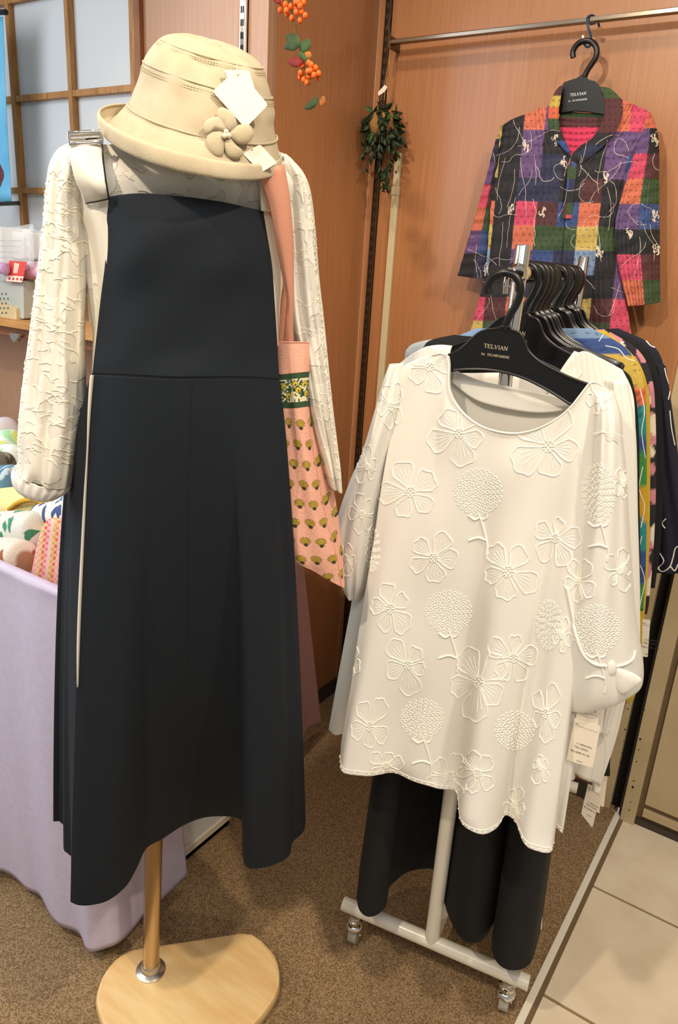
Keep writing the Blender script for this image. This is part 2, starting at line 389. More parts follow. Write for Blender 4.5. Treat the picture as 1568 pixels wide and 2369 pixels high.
# ================================================================ shelf and goods on the left
ps = yp(1.25); zS = at(20, 742, ps)[2]
XR_ = at(214, 765, ps)[0]
t = T('wall_shelf', (-1.9, 1.36, zS-.03), 'wooden wall shelf with goods behind the left sleeve', 'shelf')
mk('board', bx((-2.7, 1.25, zS-.018), (XR_, YF-.02, zS)), MT['shelf'], t, smooth=False, bevel=.002)
mk('apron', bx((-2.7, 1.275, zS-.045), (XR_-.01, 1.29, zS-.018)), MT['stile'], t, smooth=False)
q = at(40, 775, yp(1.262)); t = T('bulldog_clip', q, 'small dark clip hanging under the wall shelf', 'clip')
mk('jaw', prism([(28, 770), (50, 772), (48, 780), (38, 792), (30, 782)], yp(1.262), -.004, .004), MT['steel'], t); mk('lever', tube([at(36, 772, yp(1.262)), at(44, 790, yp(1.262)), at(50, 776, yp(1.262))], .0015), MT['dark'], t)
pG = yp(1.31)
def card3(name, poly, pl, d0, d1, m, lab, cat, par=None, grp=None):
    o = mk(name, prism(poly, pl, d0, d1), m, par, smooth=False)
    if par is None: tag(o, lab, cat, grp)
    return o
def pack(poly, pl, dep, lab, lines):
    c = A_([at(x, y, pl) for x, y in poly]).mean(0); c[2] = min(at(x, y, pl)[2] for x, y in poly)
    t = T('wrapped_package', c, lab, 'package', 'wrapped packages on the shelf')
    mk('paper_block', prism(rounded(poly, 5, 3), pl, -dep, 0), MT['card'], t, smooth=False)
    L = []
    for (xa, ya, xb, yb) in lines: L.append(prism([(xa, ya), (xb, yb), (xb, yb+1.2), (xa, ya+1.2)], pl, 0, .0004))
    if L: mk('printed_lines', merge(L), MT['ink'], t, smooth=False)
    e = [(x+(2 if x > 30 else -2), y-(10 if y < 600 else -1)) for x, y in poly]
    G = sheet([[(e[0][0]-6, e[0][1]-4, .004), ((e[0][0]+e[1][0])/2, e[0][1]+5, .012), (e[1][0]+4, e[1][1]-3, .004)], [(e[3][0]-6, e[3][1], .01), ((e[0][0]+e[1][0])/2, e[3][1], .012), (e[2][0]+4, e[2][1], .01)]], pl, 12, 10, lambda u, v: .004*np.sin(u*17+v*9)*np.sin(v*11))
    mk('plastic_wrap', grid(G), MT['clear'], t, solid=.0005)
pack([(-30, 530), (70, 530), (72, 618), (-30, 618)], pG, .09, 'white paper package with ruled label in clear wrap at the frame edge', [(0, 556+13*k, 50-3*k, 557+13*k) for k in range(5)])
pack([(74, 538), (105, 540), (105, 600), (76, 600)], yp(1.34), .07, 'narrow white package mostly hidden by the sleeve', [])
def roll(name, pA, pB, r, pl, m, lab, cat='towel', grp='rolled towels in the bin', paint=None, nu=40, nv=60, sq=1.0, par=None, bend=0):
    """rolled cloth: capsule between two pixel points (d offsets), with a spiral end"""
    a = pt(pA, pl); b = pt(pB, pl); ax = b-a; Ln = np.linalg.norm(ax); ax /= Ln
    up = A_([0, 0, 1.0]); s = np.cross(ax, up); s /= np.linalg.norm(s); up = np.cross(s, ax)
    G = []
    vv = np.linspace(0, 1, nv)
    for v in vv:
        e = min(v, 1-v)*Ln; rr = r*math.sqrt(max(.0, 1-(1-min(1, e/(r*.45)))**2))*.97+.03*r
        c = a+ax*(v*Ln)+up*bend*math.sin(math.pi*v)
        row = []
        for i in range(nu):
            th = 2*math.pi*i/nu
            q = rr*(1+.05*math.sin(2*th+5*v)+.035*math.sin(3*th-7*v)+.02*math.sin(9*v))
            row.append(c+s*math.cos(th)*q+up*math.sin(th)*q*sq)
        G.append(row)
    G = A_(G); colr = None
    if paint:
        u, v = uvg(nu, nv); colr = paint(u, v)
    o = mk(name, grid(G, cu=True, capv=True), m, par, col=colr)
    if par is None: tag(o, lab, cat, grp)
    return o
def blotch(base, spots, n=40, seed=1, rx=.05, ry=.05, noise=0):
    rs = np.random.RandomState(seed); C = rs.rand(n, 2); K = rs.randint(0, len(spots), n); An = rs.rand(n)*3.14; Sz = .6+.8*rs.rand(n)
    def f(u, v):
        out = np.tile(lin(base), (len(u), 1))
        for (cu, cv), k, a, s in zip(C, K, An, Sz):
            du = (u-cu+.5) % 1-.5; dv = v-cv; x = (du/rx)*math.cos(a)+(dv/ry)*math.sin(a); y = -(du/rx)*math.sin(a)+(dv/ry)*math.cos(a)
            mk_ = (x*x+(y*2.1)**2) < s*s
            out[mk_] = lin(spots[k])
        if noise: out *= (1+noise*(rs.rand(len(u), 1)-.5))
        return out
    return f
roll('towel', (20, 630, 0, ), (150, 622, 0), .025, yp(1.33), MT['painted'], 'pink floral rolled towel on the wall shelf behind the red card', paint=blotch((214, 160, 180), [(190, 110, 140), (235, 200, 210)], 120, 3, .04, .03), nu=60, nv=90, grp='goods on the wall shelf')
t = T('swing_card', at(37, 655, yp(1.285)), 'small red card with white lower label on the shelf', 'card')
mk('card', prism([(22, 603), (62, 606), (52, 654), (13, 651)], yp(1.285), -.001, 0), MT['red'], t, smooth=False)
mk('label', prism([(15, 637), (55, 640), (51, 653), (14, 650)], yp(1.285), 0, .0006), MT['card'], t, smooth=False)
L = [prism([(34+k*4, 608+k), (37+k*4, 608+k), (33+k*3.4, 632), (31+k*3.4, 632)], yp(1.285), 0, .0006) for k in range(3)]
mk('lettering', merge(L), MT['card'], t, smooth=False)
L = [prism([(20+k*9, 641+k*.6), (25+k*9, 641.5+k*.6), (24+k*9, 648+k*.6), (19+k*9, 647+k*.6)], yp(1.285), .0006, .001) for k in range(4)]
mk('print', merge(L), MT['red'], t, smooth=False)
tag(mk('cloth_pouch', prism(rounded([(18, 658), (60, 648), (112, 650), (112, 738), (62, 716)], 6, 3), yp(1.30), -.08, 0), MT['grey'], smooth=False, bevel=.008), 'grey linen pouch slumped beside the red card', 'pouch', 'goods on the wall shelf')
t = T('wooden_box', at(45, 742, yp(1.29)), 'pale wooden box under the grey pouch on the shelf', 'box')
mk('side', prism([(25, 690), (88, 712), (88, 744), (25, 741)], yp(1.29), -.07, 0), mat('pale_box', (206, 186, 142), .6), t, smooth=False, bevel=.001)
t = T('woven_basket', at(5, 740, yp(1.275)), 'small brown woven basket at the left frame edge', 'basket')
mk('bowl', prism(rounded([(-40, 672), (20, 672), (25, 736), (-40, 734)], 6, 3), yp(1.275), -.06, 0), MT['tan'], t, smooth=False, bevel=.004)
L = []
for r_ in range(5):
    for c_ in range(6):
        x, y = -22+c_*9+(r_ % 2)*4.5, 680+r_*11
        if x < 21: L.append(ball(at(x, y, yp(1.274)), .0035, 6, 5, (1, .25, 1)))
mk('hole', merge(L), MT['dark'], t, kind='stuff')
roll('towel', (-20, 618, 0), (16, 622, 0), .015, yp(1.27), MT['painted'], 'lilac rolled towel at the left frame edge of the shelf', paint=blotch((190, 150, 190), [(160, 120, 160)], 60, 9), grp='goods on the wall shelf')
# banner
pb = yp(1.38)
t = T('hanging_banner', at(5, 480, pb), 'bright blue banner strip with black rods at the left edge', 'banner')
G = sheet([[(-60, 45), (-20, 40), (6, 38)], [(-50, 250), (-10, 250), (14, 250)], [(-40, 466), (0, 466), (26, 466)]], pb, 14, 20, lambda u, v: .002*np.sin(u*12))
mk('fabric', grid(G), MT['cyan'], t, solid=.001)
mk('top_rod', tube([at(-60, 30, pb), at(14, 28, pb)], .007, 12), MT['black'], t)
mk('bottom_rod', tube([at(-60, 474, pb), at(43, 470, pb)], .006, 12), MT['black'], t)
mk('printed_badge', puff([(-20, 390), (0, 378), (9, 405), (2, 430), (-20, 440)], pb, .002, .001), mat('badge', (96, 40, 46), .6), t)
# ================================================================ table, cloths, towels, crate
XE = -1.035
t = T('display_table', (-1.6, 1.1, 0), 'display table hidden under lavender cloth with bin rim', 'table')
mk('table_top', bx((-2.4, .75, .74), (XE-.012, 1.44, .76)), MT['woodL'], t, smooth=False)
for x in (-2.3, XE-.05):
    for y in (.78, 1.40): mk('leg', bx((x-.015, y-.015, 0), (x+.015, y+.015, .74)), MT['steel'], t, smooth=False)
mk('bin_rim', merge([bx((-2.4, .745, .76), (XE-.01, .757, .845)), bx((XE-.022, .757, .76), (XE-.01, 1.44, .845)), bx((-2.4, 1.432, .76), (XE-.022, 1.44, .845))]), MT['woodL'], t, smooth=False)
bpx = [(-120, 1990), (-60, 2010), (0, 2020), (60, 2052), (95, 2080), (150, 2140), (190, 2185), (235, 2196), (290, 2168), (340, 2110), (425, 2035)]
bot = [atz(x, y, .045) for x, y in bpx]
tx = [-1.62, -1.5, -1.38, -1.30, -1.22, -1.14, -1.06, XE, XE, XE, XE]; ty = [.736]*7+[.745, .80, .86, .95]
top = [A_([x, y, .85]) for x, y in zip(tx, ty)]
inn = [A_([min(x, XE-.02), max(y, .762), .848]) for x, y in zip(tx, ty)]
inn2 = [p-A_([0, 0, .05]) for p in inn]
rows = [inn2, inn, [p+A_([0, 0, .004]) for p in top]]
for tt in (.06, .35, .7, 1.0):
    rows.append([a_*(1-tt)+b_*tt for a_, b_ in zip(top, bot)])
G = sheet(rows, PL((0, 0, 0), (.2, -.98, 0)), 220, 120, lambda u, v: np.clip(v-.3, 0, 1)*(.016*np.sin(u*17+4*u*u*3+.8*v)*np.sin(u*7+1)+.005*np.sin(u*37+v*2)*np.sin(u*5)), world=True)
tag(mk('tablecloth', grid(G), MT['lav'], solid=.0012), 'lavender cloth draped over the table front at left', 'tablecloth')
r0 = [A_([XE-.02, y, .85]) for y in (1.2, 1.32, 1.43)]; r1 = [atz(560, 1700, .05)]*0+[A_([-1.10, 1.25, .05]), A_([-1.115, 1.45, .05]), atz(742, 1673, .04)]
rows = [r0, [a_*.7+b_*.3 for a_, b_ in zip(r0, r1)], [a_*.3+b_*.7 for a_, b_ in zip(r0, r1)], r1]
G = sheet(rows, PL((0, 0, 0), (1, 0, 0)), 70, 50, lambda u, v: v*.012*np.sin(u*19), world=True)
tag(mk('tablecloth', grid(G), MT['lav2'], solid=.0012), 'pinkish cloth corner hanging at the table back beside the dress', 'tablecloth')
t = T('plastic_crate', (-1.22, 1.12, 0), 'clear plastic crate with cream rim on the carpet under the table', 'crate')
cx0, cx1, cy0, cy1 = -1.38, -1.078, .99, 1.215
mk('clear_wall', merge([bx((cx1-.003, cy0, .02), (cx1, cy1, .22)), bx((cx0, cy0, .02), (cx1, cy0+.003, .22)), bx((cx0, cy1-.003, .02), (cx1, cy1, .22)), bx((cx0, cy0, .02), (cx0+.003, cy1, .22))]), MT['clear'], t, smooth=False)
mk('rim', merge([bx((cx1-.006, cy0-.004, .018), (cx1+.004, cy1+.004, .036)), bx((cx0, cy0-.004, .018), (cx1, cy0+.004, .036)), bx((cx1-.006, cy0-.004, .0), (cx1, cy1, .018)), bx((cx0, cy0, 0), (cx1, cy1, .012))]), MT['rim'], t, smooth=False)
# towels: (name, pixel ends, radius, plane Y, label, paint)
TW = [
 ((-50, 1008), (24, 998), .045, 1.36, 'white towel roll with lilac print, topmost at the back', blotch((224, 220, 226), [(190, 150, 190), (170, 170, 200)], 40, 11)),
 ((-60, 1035), (38, 1028), .042, 1.24, 'pale aqua towel roll with yellow-green leaf spots', blotch((210, 224, 218), [(200, 210, 110), (160, 210, 160)], 26, 12, .09, .06)),
 ((-60, 1065), (45, 1066), .042, 1.16, 'white towel roll with bright green leaf', blotch((218, 228, 226), [(130, 180, 40), (190, 215, 190)], 22, 13, .09, .05)),
 ((-50, 1085), (18, 1078), .035, 1.08, 'dark grey-green towel roll at the left frame edge', blotch((110, 108, 94), [(70, 70, 60), (150, 146, 130)], 70, 14)),
 ((-60, 1125), (46, 1120), .045, 1.03, 'denim blue patterned towel roll', blotch((92, 132, 158), [(190, 206, 214), (60, 100, 130)], 130, 15, .06, .04)),
 ((-30, 1172), (165, 1165), .042, .97, 'large pale yellow towel roll under the left cuff', blotch((238, 222, 150), [(240, 228, 170)], 8, 16)),
 ((92, 1196), (200, 1188), .028, .90, 'cream towel roll with indigo leaf print', blotch((222, 224, 212), [(50, 66, 120), (60, 80, 130)], 46, 17, .09, .05)),
 ((140, 1172), (220, 1165), .024, .95, 'pale blue towel roll nearly hidden behind the dress', blotch((206, 214, 220), [(90, 110, 160)], 18, 18)),
 ((-50, 1222), (94, 1228), .036, .86, 'white towel roll with dark green leaf sprigs', blotch((212, 212, 202), [(60, 130, 100), (205, 205, 196)], 26, 19, .07, .04)),
 ((-70, 1285), (62, 1300), .040, .805, 'white towel roll with rust brown animal patch, nearest the rim', None),
]
def brownp(u, v):
    out = np.tile(lin((214, 206, 194)), (len(u), 1)); k = (v > .84) & (np.sin(u*12+v*9)+.6*np.sin(v*30+u*4) > .55); out[k] = lin((150, 86, 50))
    k = (v > .985); out[k] = lin((160, 122, 96)); return out
for pa, pb_, r, Y, lab, pf in TW:
    roll('towel', pa, pb_, r, yp(Y), MT['painted'], lab, paint=pf or brownp, nu=64, nv=110, bend=.004)
def folded(poly, pl, dep, lab, paint):
    """folded cloth standing in the bin: rounded slab"""
    Q = cr(A_(poly, float), 90, closed=True); c = Q.mean(0); G = []
    for s, d in ((.02, -dep), (.5, -dep), (.9, -dep*.97), (1, -dep*.8), (1.02, -dep*.4), (1, -.006), (.97, 0), (.85, .004), (.7, .006), (.55, .007), (.4, .008), (.25, .008), (.12, .008), (.02, .008)):
        G.append([at(*(c+(q-c)*s), pl, d) for q in Q])
    G = A_(G); G = cr(G, 80); px = A_([proj(p) for p in G.reshape(-1, 3)])
    tag(mk('towel', grid(G, cu=True, capv=True), MT['painted'], col=paint(px)), lab, 'towel', 'rolled towels in the bin')
def tweed(px):
    x = px[:, 0]+(px[:, 1]-1200)*.12; y = px[:, 1]
    s = np.floor(x/7.0).astype(int); pal = lin(A_([(226, 120, 130), (236, 190, 180), (214, 176, 70), (226, 110, 50), (236, 170, 170), (230, 140, 150), (206, 180, 90), (226, 96, 70)]))
    c = pal[s % 8]; k = (np.floor(y/7.0).astype(int)+s) % 2 == 0
    c = c.copy(); c[k] = c[k]*.35+lin(A_((240, 206, 190)))*.65; return c
folded([(105, 1210), (130, 1200), (175, 1215), (200, 1290), (200, 1400), (160, 1402), (110, 1375), (74, 1345), (80, 1290), (92, 1240)], yp(.80), .10, 'coral pink and orange tweed towel standing against the dress', tweed)
tag(mk('folded_hem', tube(cr([at(22, 1178, yp(.93)), at(45, 1162, yp(.92)), at(75, 1156, yp(.92)), at(102, 1166, yp(.93))], 16), .006, 8), mat('mustard', (206, 160, 50), .85)), 'mustard folded edge of a yellow towel in the bin', 'towel')
tag(mk('price_tag', prism([(144, 1358), (165, 1364), (165, 1392), (143, 1386)], yp(.742), -.001, 0), MT['card'], smooth=False), 'small white tag stuck on the bin rim beside the tweed towel', 'tag')
# ================================================================ MANNEQUIN
M_ = PL((-.80, .78, 0), (.743, -.669, 0)); eM = A_([.669, .743, 0]); nM = M_[1]
pf = onf = atz(349, 2245, .028)
st = T('mannequin_stand', (pf[0], pf[1], 0), 'mannequin on a steel pole with D-shaped pine base board', 'mannequin')
base_px = [(305, 2196), (405, 2186), (490, 2178), (560, 2157), (585, 2160), (614, 2182), (640, 2215), (648, 2262), (640, 2300), (610, 2345), (570, 2385), (500, 2425), (420, 2445), (340, 2440), (280, 2415), (240, 2375), (222, 2325), (224, 2290), (240, 2250), (270, 2215)]
# D shape: straight back edge, round front
bp = [atz(x, y, .028) for x, y in base_px]
bs = [bp[0], bp[3]] ; arc = cr(A_(bp[4:]+[bp[0]]), 44)
P1 = [bp[0], bp[0]*.66+bp[3]*.34, bp[0]*.34+bp[3]*.66, bp[3]]+list(arc[:-1])
cB = np.mean(P1, 0)
L = []
G = []
for s, z in ((.97, 0), (1.0, .004), (1.0, .022), (.985, .027), (.95, .028), (.948, .0275), (.944, .0275), (.942, .028), (.6, .028), (.2, .028)):
    G.append([A_([cB[0]+(p[0]-cB[0])*s, cB[1]+(p[1]-cB[1])*s, z]) for p in P1])
mk('base_board', grid(A_(G), cu=True, capv=True), MT['pine'], st)
neck = at(455, 330, M_, -.05)
pb0 = pf; pb1 = at(380, 900, M_, -.05)
mk('pole', tube([pb0, pb0*.5+pb1*.5, pb1], .0165, 28), MT['brass'], st)
mk('flange', lathe([(.030, 0), (.030, .003), (.026, .005), (.020, .007), (.0185, .020), (.0170, .022)], (pf[0], pf[1], .028), 32), MT['steel'], st)
torso = [(385, 250, 520, 260, .05, .05, -.03), (385, 330, 525, 345, .05, .06, -.03), (330, 362, 570, 378, .05, .07, -.02), (235, 385, 620, 405, .05, .07, -.01), (215, 450, 625, 470, .062, .08), (225, 560, 622, 575, .060, .08), (235, 700, 615, 710, .05, .075), (240, 800, 612, 806, .045, .07), (235, 900, 620, 905, .045, .09), (240, 980, 620, 985, .045, .1)]
mk('torso', grid(loft(torso, M_, 48, 60), cu=True, capv=True), MT['linen'], st)
mk('head_block', ball(at(478, 235, M_, .0), .06, 20, 14, (1, 1, 1.15)), MT['linen'], st)
# ---------------------------------------------------------------- jacquard blouse
jb = T('blouse', at(430, 870, M_, 0), 'cream white jacquard blouse with fringed threads on the mannequin', 'blouse')
bod = [(368, 320, 545, 338, .055, .06, -.03), (330, 345, 580, 362, .058, .07, -.02), (235, 338, 640, 368, .05, .075, -.015), (168, 348, 688, 385, .055, .08, -.01), (150, 400, 705, 425, .074, .085), (165, 470, 690, 480, .074, .09), (188, 560, 655, 575, .070, .09), (206, 700, 640, 710, .060, .08), (218, 800, 630, 806, .052, .075), (222, 880, 634, 885, .055, .08), (226, 960, 634, 965, .055, .09)]
bo = mk('bodice', grid(loft(bod, M_, 96, 100, fold=lambda t, v: .0022*math.sin(14*t+6*v)*(.4+v)), cu=True), MT['bl'], jb, solid=.001)
sl = [(156, 334, 205, 346, .022, .03, -.005), (134, 348, 208, 366, .034, .036), (116, 380, 212, 398, .042, .042), (108, 430, 205, 450, .045, .045), (100, 520, 205, 540, .045, .045), (88, 620, 202, 640, .045, .045), (73, 740, 196, 760, .047, .047), (58, 850, 198, 880, .050, .05), (47, 940, 200, 945, .050, .05), (42, 1010, 185, 1020, .052, .05), (44, 1060, 172, 1085, .052, .05), (36, 1082, 165, 1122, .047, .045)]
fs = lambda t, v: (.0045*math.sin(5*t+3*v)+.003*math.sin(9*t-5*v+1)+.0015*math.sin(17*t+11*v))*min(1, .25+v*1.3)
s1 = mk('sleeve', grid(loft(sl, M_, 120, 160, fold=fs), cu=True), MT['bl'], jb, solid=.001)
cf = [(34, 1080, 165, 1124, .047, .045), (27, 1097, 160, 1134, .046, .044), (32, 1118, 146, 1142, .043, .042), (48, 1132, 135, 1148, .038, .036), (62, 1136, 122, 1150, .03, .03)]
mk('cuff', grid(loft(cf, M_, 90, 22, fold=lambda t, v: .0016*math.sin(21*t)), cu=True), MT['wht'], jb, solid=.0012)
sr = [(628, 352, 672, 372, .03, .03, -.005), (630, 385, 700, 405, .04, .04), (640, 430, 716, 450, .042, .04), (648, 520, 726, 530, .042, .04), (655, 620, 735, 640, .042, .04), (664, 740, 747, 745, .042, .04), (690, 850, 758, 860, .042, .04), (708, 940, 768, 950, .038, .038), (722, 1000, 776, 1010, .036, .036), (742, 1070, 784, 1075, .032, .032), (756, 1118, 788, 1134, .028, .028)]
s2 = mk('sleeve', grid(loft(sr, M_, 100, 150, fold=fs), cu=True), MT['bl'], jb, solid=.001)
BJ = bvh([bo, s1, s2])
L = []
def squig(b, x, y, ang, ln, r, amp=3.0, lift=.6):
    k = max(4, int(ln/5)); ph = RNG.uniform(0, 6); pts = []
    for i in range(k+1):
        s = i/k*ln; w = amp*math.sin(ph+s*.16)+RNG.uniform(-1.2, 1.2)
        pts.append((x+s*math.cos(ang)-w*math.sin(ang), y+s*math.sin(ang)+w*math.cos(ang)))
    return ontube(b, pts, r, lift, 5, m=k*2)
def edge(st_, y, side):
    a = A_([[s[1 if side == 0 else 3], s[0 if side == 0 else 2]] for s in st_]); return float(np.interp(y, a[:, 0], a[:, 1]))
for k in range(125):
    y = RNG.uniform(375, 1085); xl = edge(sl, y, 0); xr = edge(sl, y, 1); x = RNG.uniform(xl+1, xr-15)
    L += squig(BJ, x, y, RNG.uniform(-.15, .75), RNG.uniform(10, 34), .0010, 2.2)
for y in np.arange(400, 1080, 13):
    x = edge(sl, y, 0)+1.5; L += squig(BJ, x, y+RNG.uniform(-4, 4), RNG.uniform(.9, 1.7), RNG.uniform(5, 12), .0014, 1.5)
    x = edge(sr, y, 1)-4; L += squig(BJ, x, y+RNG.uniform(-4, 4), RNG.uniform(1.0, 1.8), RNG.uniform(5, 14), .0012, 1.2)
for k in range(46):
    y = RNG.uniform(420, 1090); x = RNG.uniform(edge(sr, y, 0)+8, edge(sr, y, 1)-10)
    L += squig(BJ, x, y, RNG.uniform(-.3, 1.2), RNG.uniform(10, 30), .0007, 4)
for k in range(34):
    L += squig(BJ, RNG.uniform(255, 590), RNG.uniform(390, 470), RNG.uniform(-.5, 1), RNG.uniform(8, 26), .0006, 4)
for k in range(26):
    y = RNG.uniform(400, 560); L += squig(BJ, RNG.uniform(125, 185), y, RNG.uniform(-.3, 1), RNG.uniform(8, 22), .0008, 3)
mk('fringe_threads', merge(L), MT['fringe'], jb, kind='stuff')
# ---------------------------------------------------------------- pinafore dress
dr = T('dress', at(430, 1500, M_, 0), 'long navy pinafore dress with cream straps on the mannequin', 'dress')
bib = [
 [(249, 456, .062), (300, 449, .088), (345, 448, .099), (400, 453, .105), (460, 460, .107), (520, 469, .103), (570, 480, .088), (608, 488, .066)],
 [(247, 520, .066), (300, 520, .094), (350, 520, .108), (405, 522, .114), (465, 526, .114), (525, 530, .109), (575, 535, .093), (616, 540, .070)],
 [(245, 600, .066), (297, 600, .094), (350, 600, .108), (405, 602, .112), (465, 604, .112), (525, 608, .107), (580, 610, .093), (628, 614, .070)],
 [(234, 690, .060), (290, 692, .084), (345, 694, .097), (400, 696, .102), (462, 698, .102), (525, 698, .097), (580, 700, .084), (634, 702, .062)],
 [(223, 790, .058), (282, 794, .082), (340, 797, .093), (400, 799, .097), (462, 800, .097), (525, 800, .093), (582, 800, .082), (641, 800, .060)],
 [(215, 864, .062), (277, 867, .086), (336, 870, .097), (398, 873, .102), (460, 873, .102), (522, 873, .098), (584, 874, .086), (645, 878, .064)],
]
mk('bib', grid(sheet(bib, M_, 90, 110, lambda u, v: .0012*np.sin(v*9+u*3)+.0008*np.sin(u*11+v*15))), MT['navy'], dr, solid=.002)
zh = .40
hem = [(164, 2086), (182, 2093), (210, 2093), (250, 2082), (290, 2050), (315, 2008), (338, 1962), (375, 1940), (425, 1908), (475, 1890), (530, 1888), (556, 1896), (567, 1925), (562, 1975), (572, 2005), (600, 2008), (640, 1997), (668, 1978), (676, 1948), (700, 1925), (706, 1903)]
nh = len(hem)
Hm = A_([atz(x, y, zh) for x, y in hem])
us = [0, .05, .10, .15, .21, .27, .33, .39, .47, .54, .62, .68, .72, .76, .80, .84, .88, .92, .95, .98, 1.0]
wr_ = cr(A_([pt(c, M_) for c in bib[-1]]), 201)
Wt = A_([wr_[int(u*200)] for u in us])
def dec(P): return A_([(P-A_([-.8, .78, 0])) @ eM, (P-A_([-.8, .78, 0])) @ nM, P[:, 2]]).T
def rec(Q): return A_([-.8, .78, 0])+Q[:, :1]*eM+Q[:, 1:2]*nM+Q[:, 2:3]*A_([0, 0, 1.0])
def flare(Wt, Hm, ts, pl_=.85, pd=1.35, dec=dec, rec=rec):
    a = dec(Wt); b = dec(Hm); R = []
    for t in ts:
        q = a.copy(); q[:, 0] = a[:, 0]+(b[:, 0]-a[:, 0])*t**pl_; q[:, 1] = a[:, 1]+(b[:, 1]-a[:, 1])*t**pd
        q[:, 2] = a[:, 2]+(b[:, 2]-a[:, 2])*t; R.append(rec(q))
    return R
ts = [0, .08, .2, .35, .5, .65, .8, .92, .985, 1.0]
G = sheet(flare(Wt, Hm, ts), M_, 220, 160, world=True)
sk = mk('skirt_front', grid(G), MT['navy'], dr, solid=.002)
# back of skirt: continues round from left front edge to right front edge
HB = [Hm[0], atz(166, 1990, zh), atz(160, 1976, zh), atz(148, 1962, zh), atz(150, 1915, zh), atz(139, 1900, zh), atz(137, 1888, zh)]
c0 = A_([-.85, .78, zh])
lastb = HB[-1]
for (X, Y) in ((-1.04, .86), (-.99, .93), (-.93, .97), (-.86, 1.0), (-.79, 1.01), (-.74, .985)): HB.append(A_([X, Y, zh]))
HB.append(Hm[-1]); HB = A_(HB); nb = len(HB)
wl = pt((215, 866, .062), M_); wrr = pt((645, 878, .064), M_)
WB = [wl]+[at(213+(i+1)*1.0, 868, M_, .062-.02*(i+1)) for i in range(6)]
for k in range(6): a_ = (k+.8)/6.6; WB.append(at(222+420*a_, 870, M_, -.07-.03*math.sin(math.pi*a_)))
WB.append(wrr); WB = A_(WB[:nb])
a = dec(WB); b = dec(HB); R = []
for t in ts:
    q = a+(b-a)*t; q[:, 0] = a[:, 0]+(b[:, 0]-a[:, 0])*t**.52; q[0] = a[0]+(b[0]-a[0])*A_([t**.85, t**1.35, t]); q[-1] = a[-1]+(b[-1]-a[-1])*A_([t**.85, t**1.35, t]); R.append(rec(q))
mk('skirt_back', grid(sheet(R, M_, 160, 120, world=True)), MT['navy'], dr, solid=.002)
# back bodice and cream side panels
bb = [[(250, 560, -.09), (330, 560, -.115), (430, 565, -.12), (530, 570, -.115), (610, 575, -.095)], [(222, 700, -.085), (320, 705, -.105), (430, 710, -.11), (540, 712, -.105), (640, 715, -.085)], [(216, 868, -.08), (320, 870, -.105), (430, 872, -.11), (540, 875, -.105), (644, 876, -.08)]]
mk('back_bodice', grid(sheet(bb, M_, 40, 40)), MT['navy'], dr, solid=.002)
lp = [[(196, 470, .05), (222, 466, .062), (251, 460, .066)], [(194, 500, .04), (222, 500, .062), (250, 500, .068)], [(199, 545, .02), (225, 545, .058), (250, 545, .070)], [(205, 600, .0), (228, 600, .05), (248, 600, .068)], [(214, 650, -.01), (230, 660, .04), (244, 660, .062)], [(218, 710, -.015), (226, 720, .03), (236, 720, .058)], [(216, 780, -.01), (221, 785, .03), (228, 790, .056)], [(212, 862, .0), (215, 864, .03), (220, 866, .060)]]
mk('side_panel', grid(sheet(lp, M_, 24, 80)), MT['cream'], dr, solid=.0015)
rp = [[(600, 402, .055), (622, 400, .05), (640, 410, .035)], [(604, 470, .064), (628, 472, .055), (648, 500, .03)], [(612, 520, .066), (640, 530, .05), (657, 570, .01)], [(622, 590, .066), (648, 600, .045), (661, 625, .0)], [(630, 660, .062), (645, 665, .045), (659, 655, .01)], [(633, 720, .058), (640, 722, .045), (648, 700, .02)], [(638, 800, .056), (641, 802, .045), (643, 800, .03)]]
mk('side_panel', grid(sheet(rp, M_, 20, 70)), MT['cream'], dr, solid=.0015)
Gs = G
def along(u0, t0, t1, n=40):
    nv, nu = G.shape[:2]; return [G[int((t0+(t1-t0)*k/(n-1))*(nv-1)), int(u0*(nu-1))]+nM*.0016 for k in range(n)]
mk('centre_seam', merge(ontube(bvh([sk]), [(445, 878), (441, 960), (438, 1080), (434, 1190), (434, 1350), (432, 1500), (429, 1700), (425, 1850), (420, 1904)], .0009, .5, 6, m=80)), MT['seam'], dr)
mk('waist_seam', merge([tube([p+nM*.0012+A_([0, 0, -.0004]) for p in wr_[::5]], .0005, 6)]), MT['seam'], dr)
# narrow cream facing showing along the left side seam of the skirt
ff = []
wpx = [(214, 868), (206, 900), (199, 960), (195, 1040), (191, 1150), (187, 1260), (184, 1400), (181, 1500), (178, 1590)]
for (x, y), w in zip(wpx, (6, 6, 4, 1, 5, 6, 6, 5, 0.5)):
    d = .060-.012*(y-868)/700
    ff.append([(x-w*.9, y, d-.012), (x+1.5, y, d-.002), (x+5, y, d-.004)])
fg = []
nv_, nu_ = G.shape[:2]
Bs = bvh([sk])
def d_of(p): return (p-M_[0]) @ nM
rr = []
for (x, y), w in zip(wpx, (6, 6, 4, 1, 3, 4, 5, 4, .5)):
    e = None
    for dx in range(0, 26):
        p, nn = hit(Bs, x-6+dx, y)
        if p is not None: e = (x-6+dx, d_of(p)); break
    if e is None: e = (x+4, .05)
    rr.append([(e[0]-w, y, e[1]+.004), (e[0]-w*.4, y, e[1]+.006), (e[0]+2.5, y, e[1]+.001)])
mk('seam_facing', grid(sheet(rr, M_, 8, 90)), MT['cream'], dr, solid=.001)
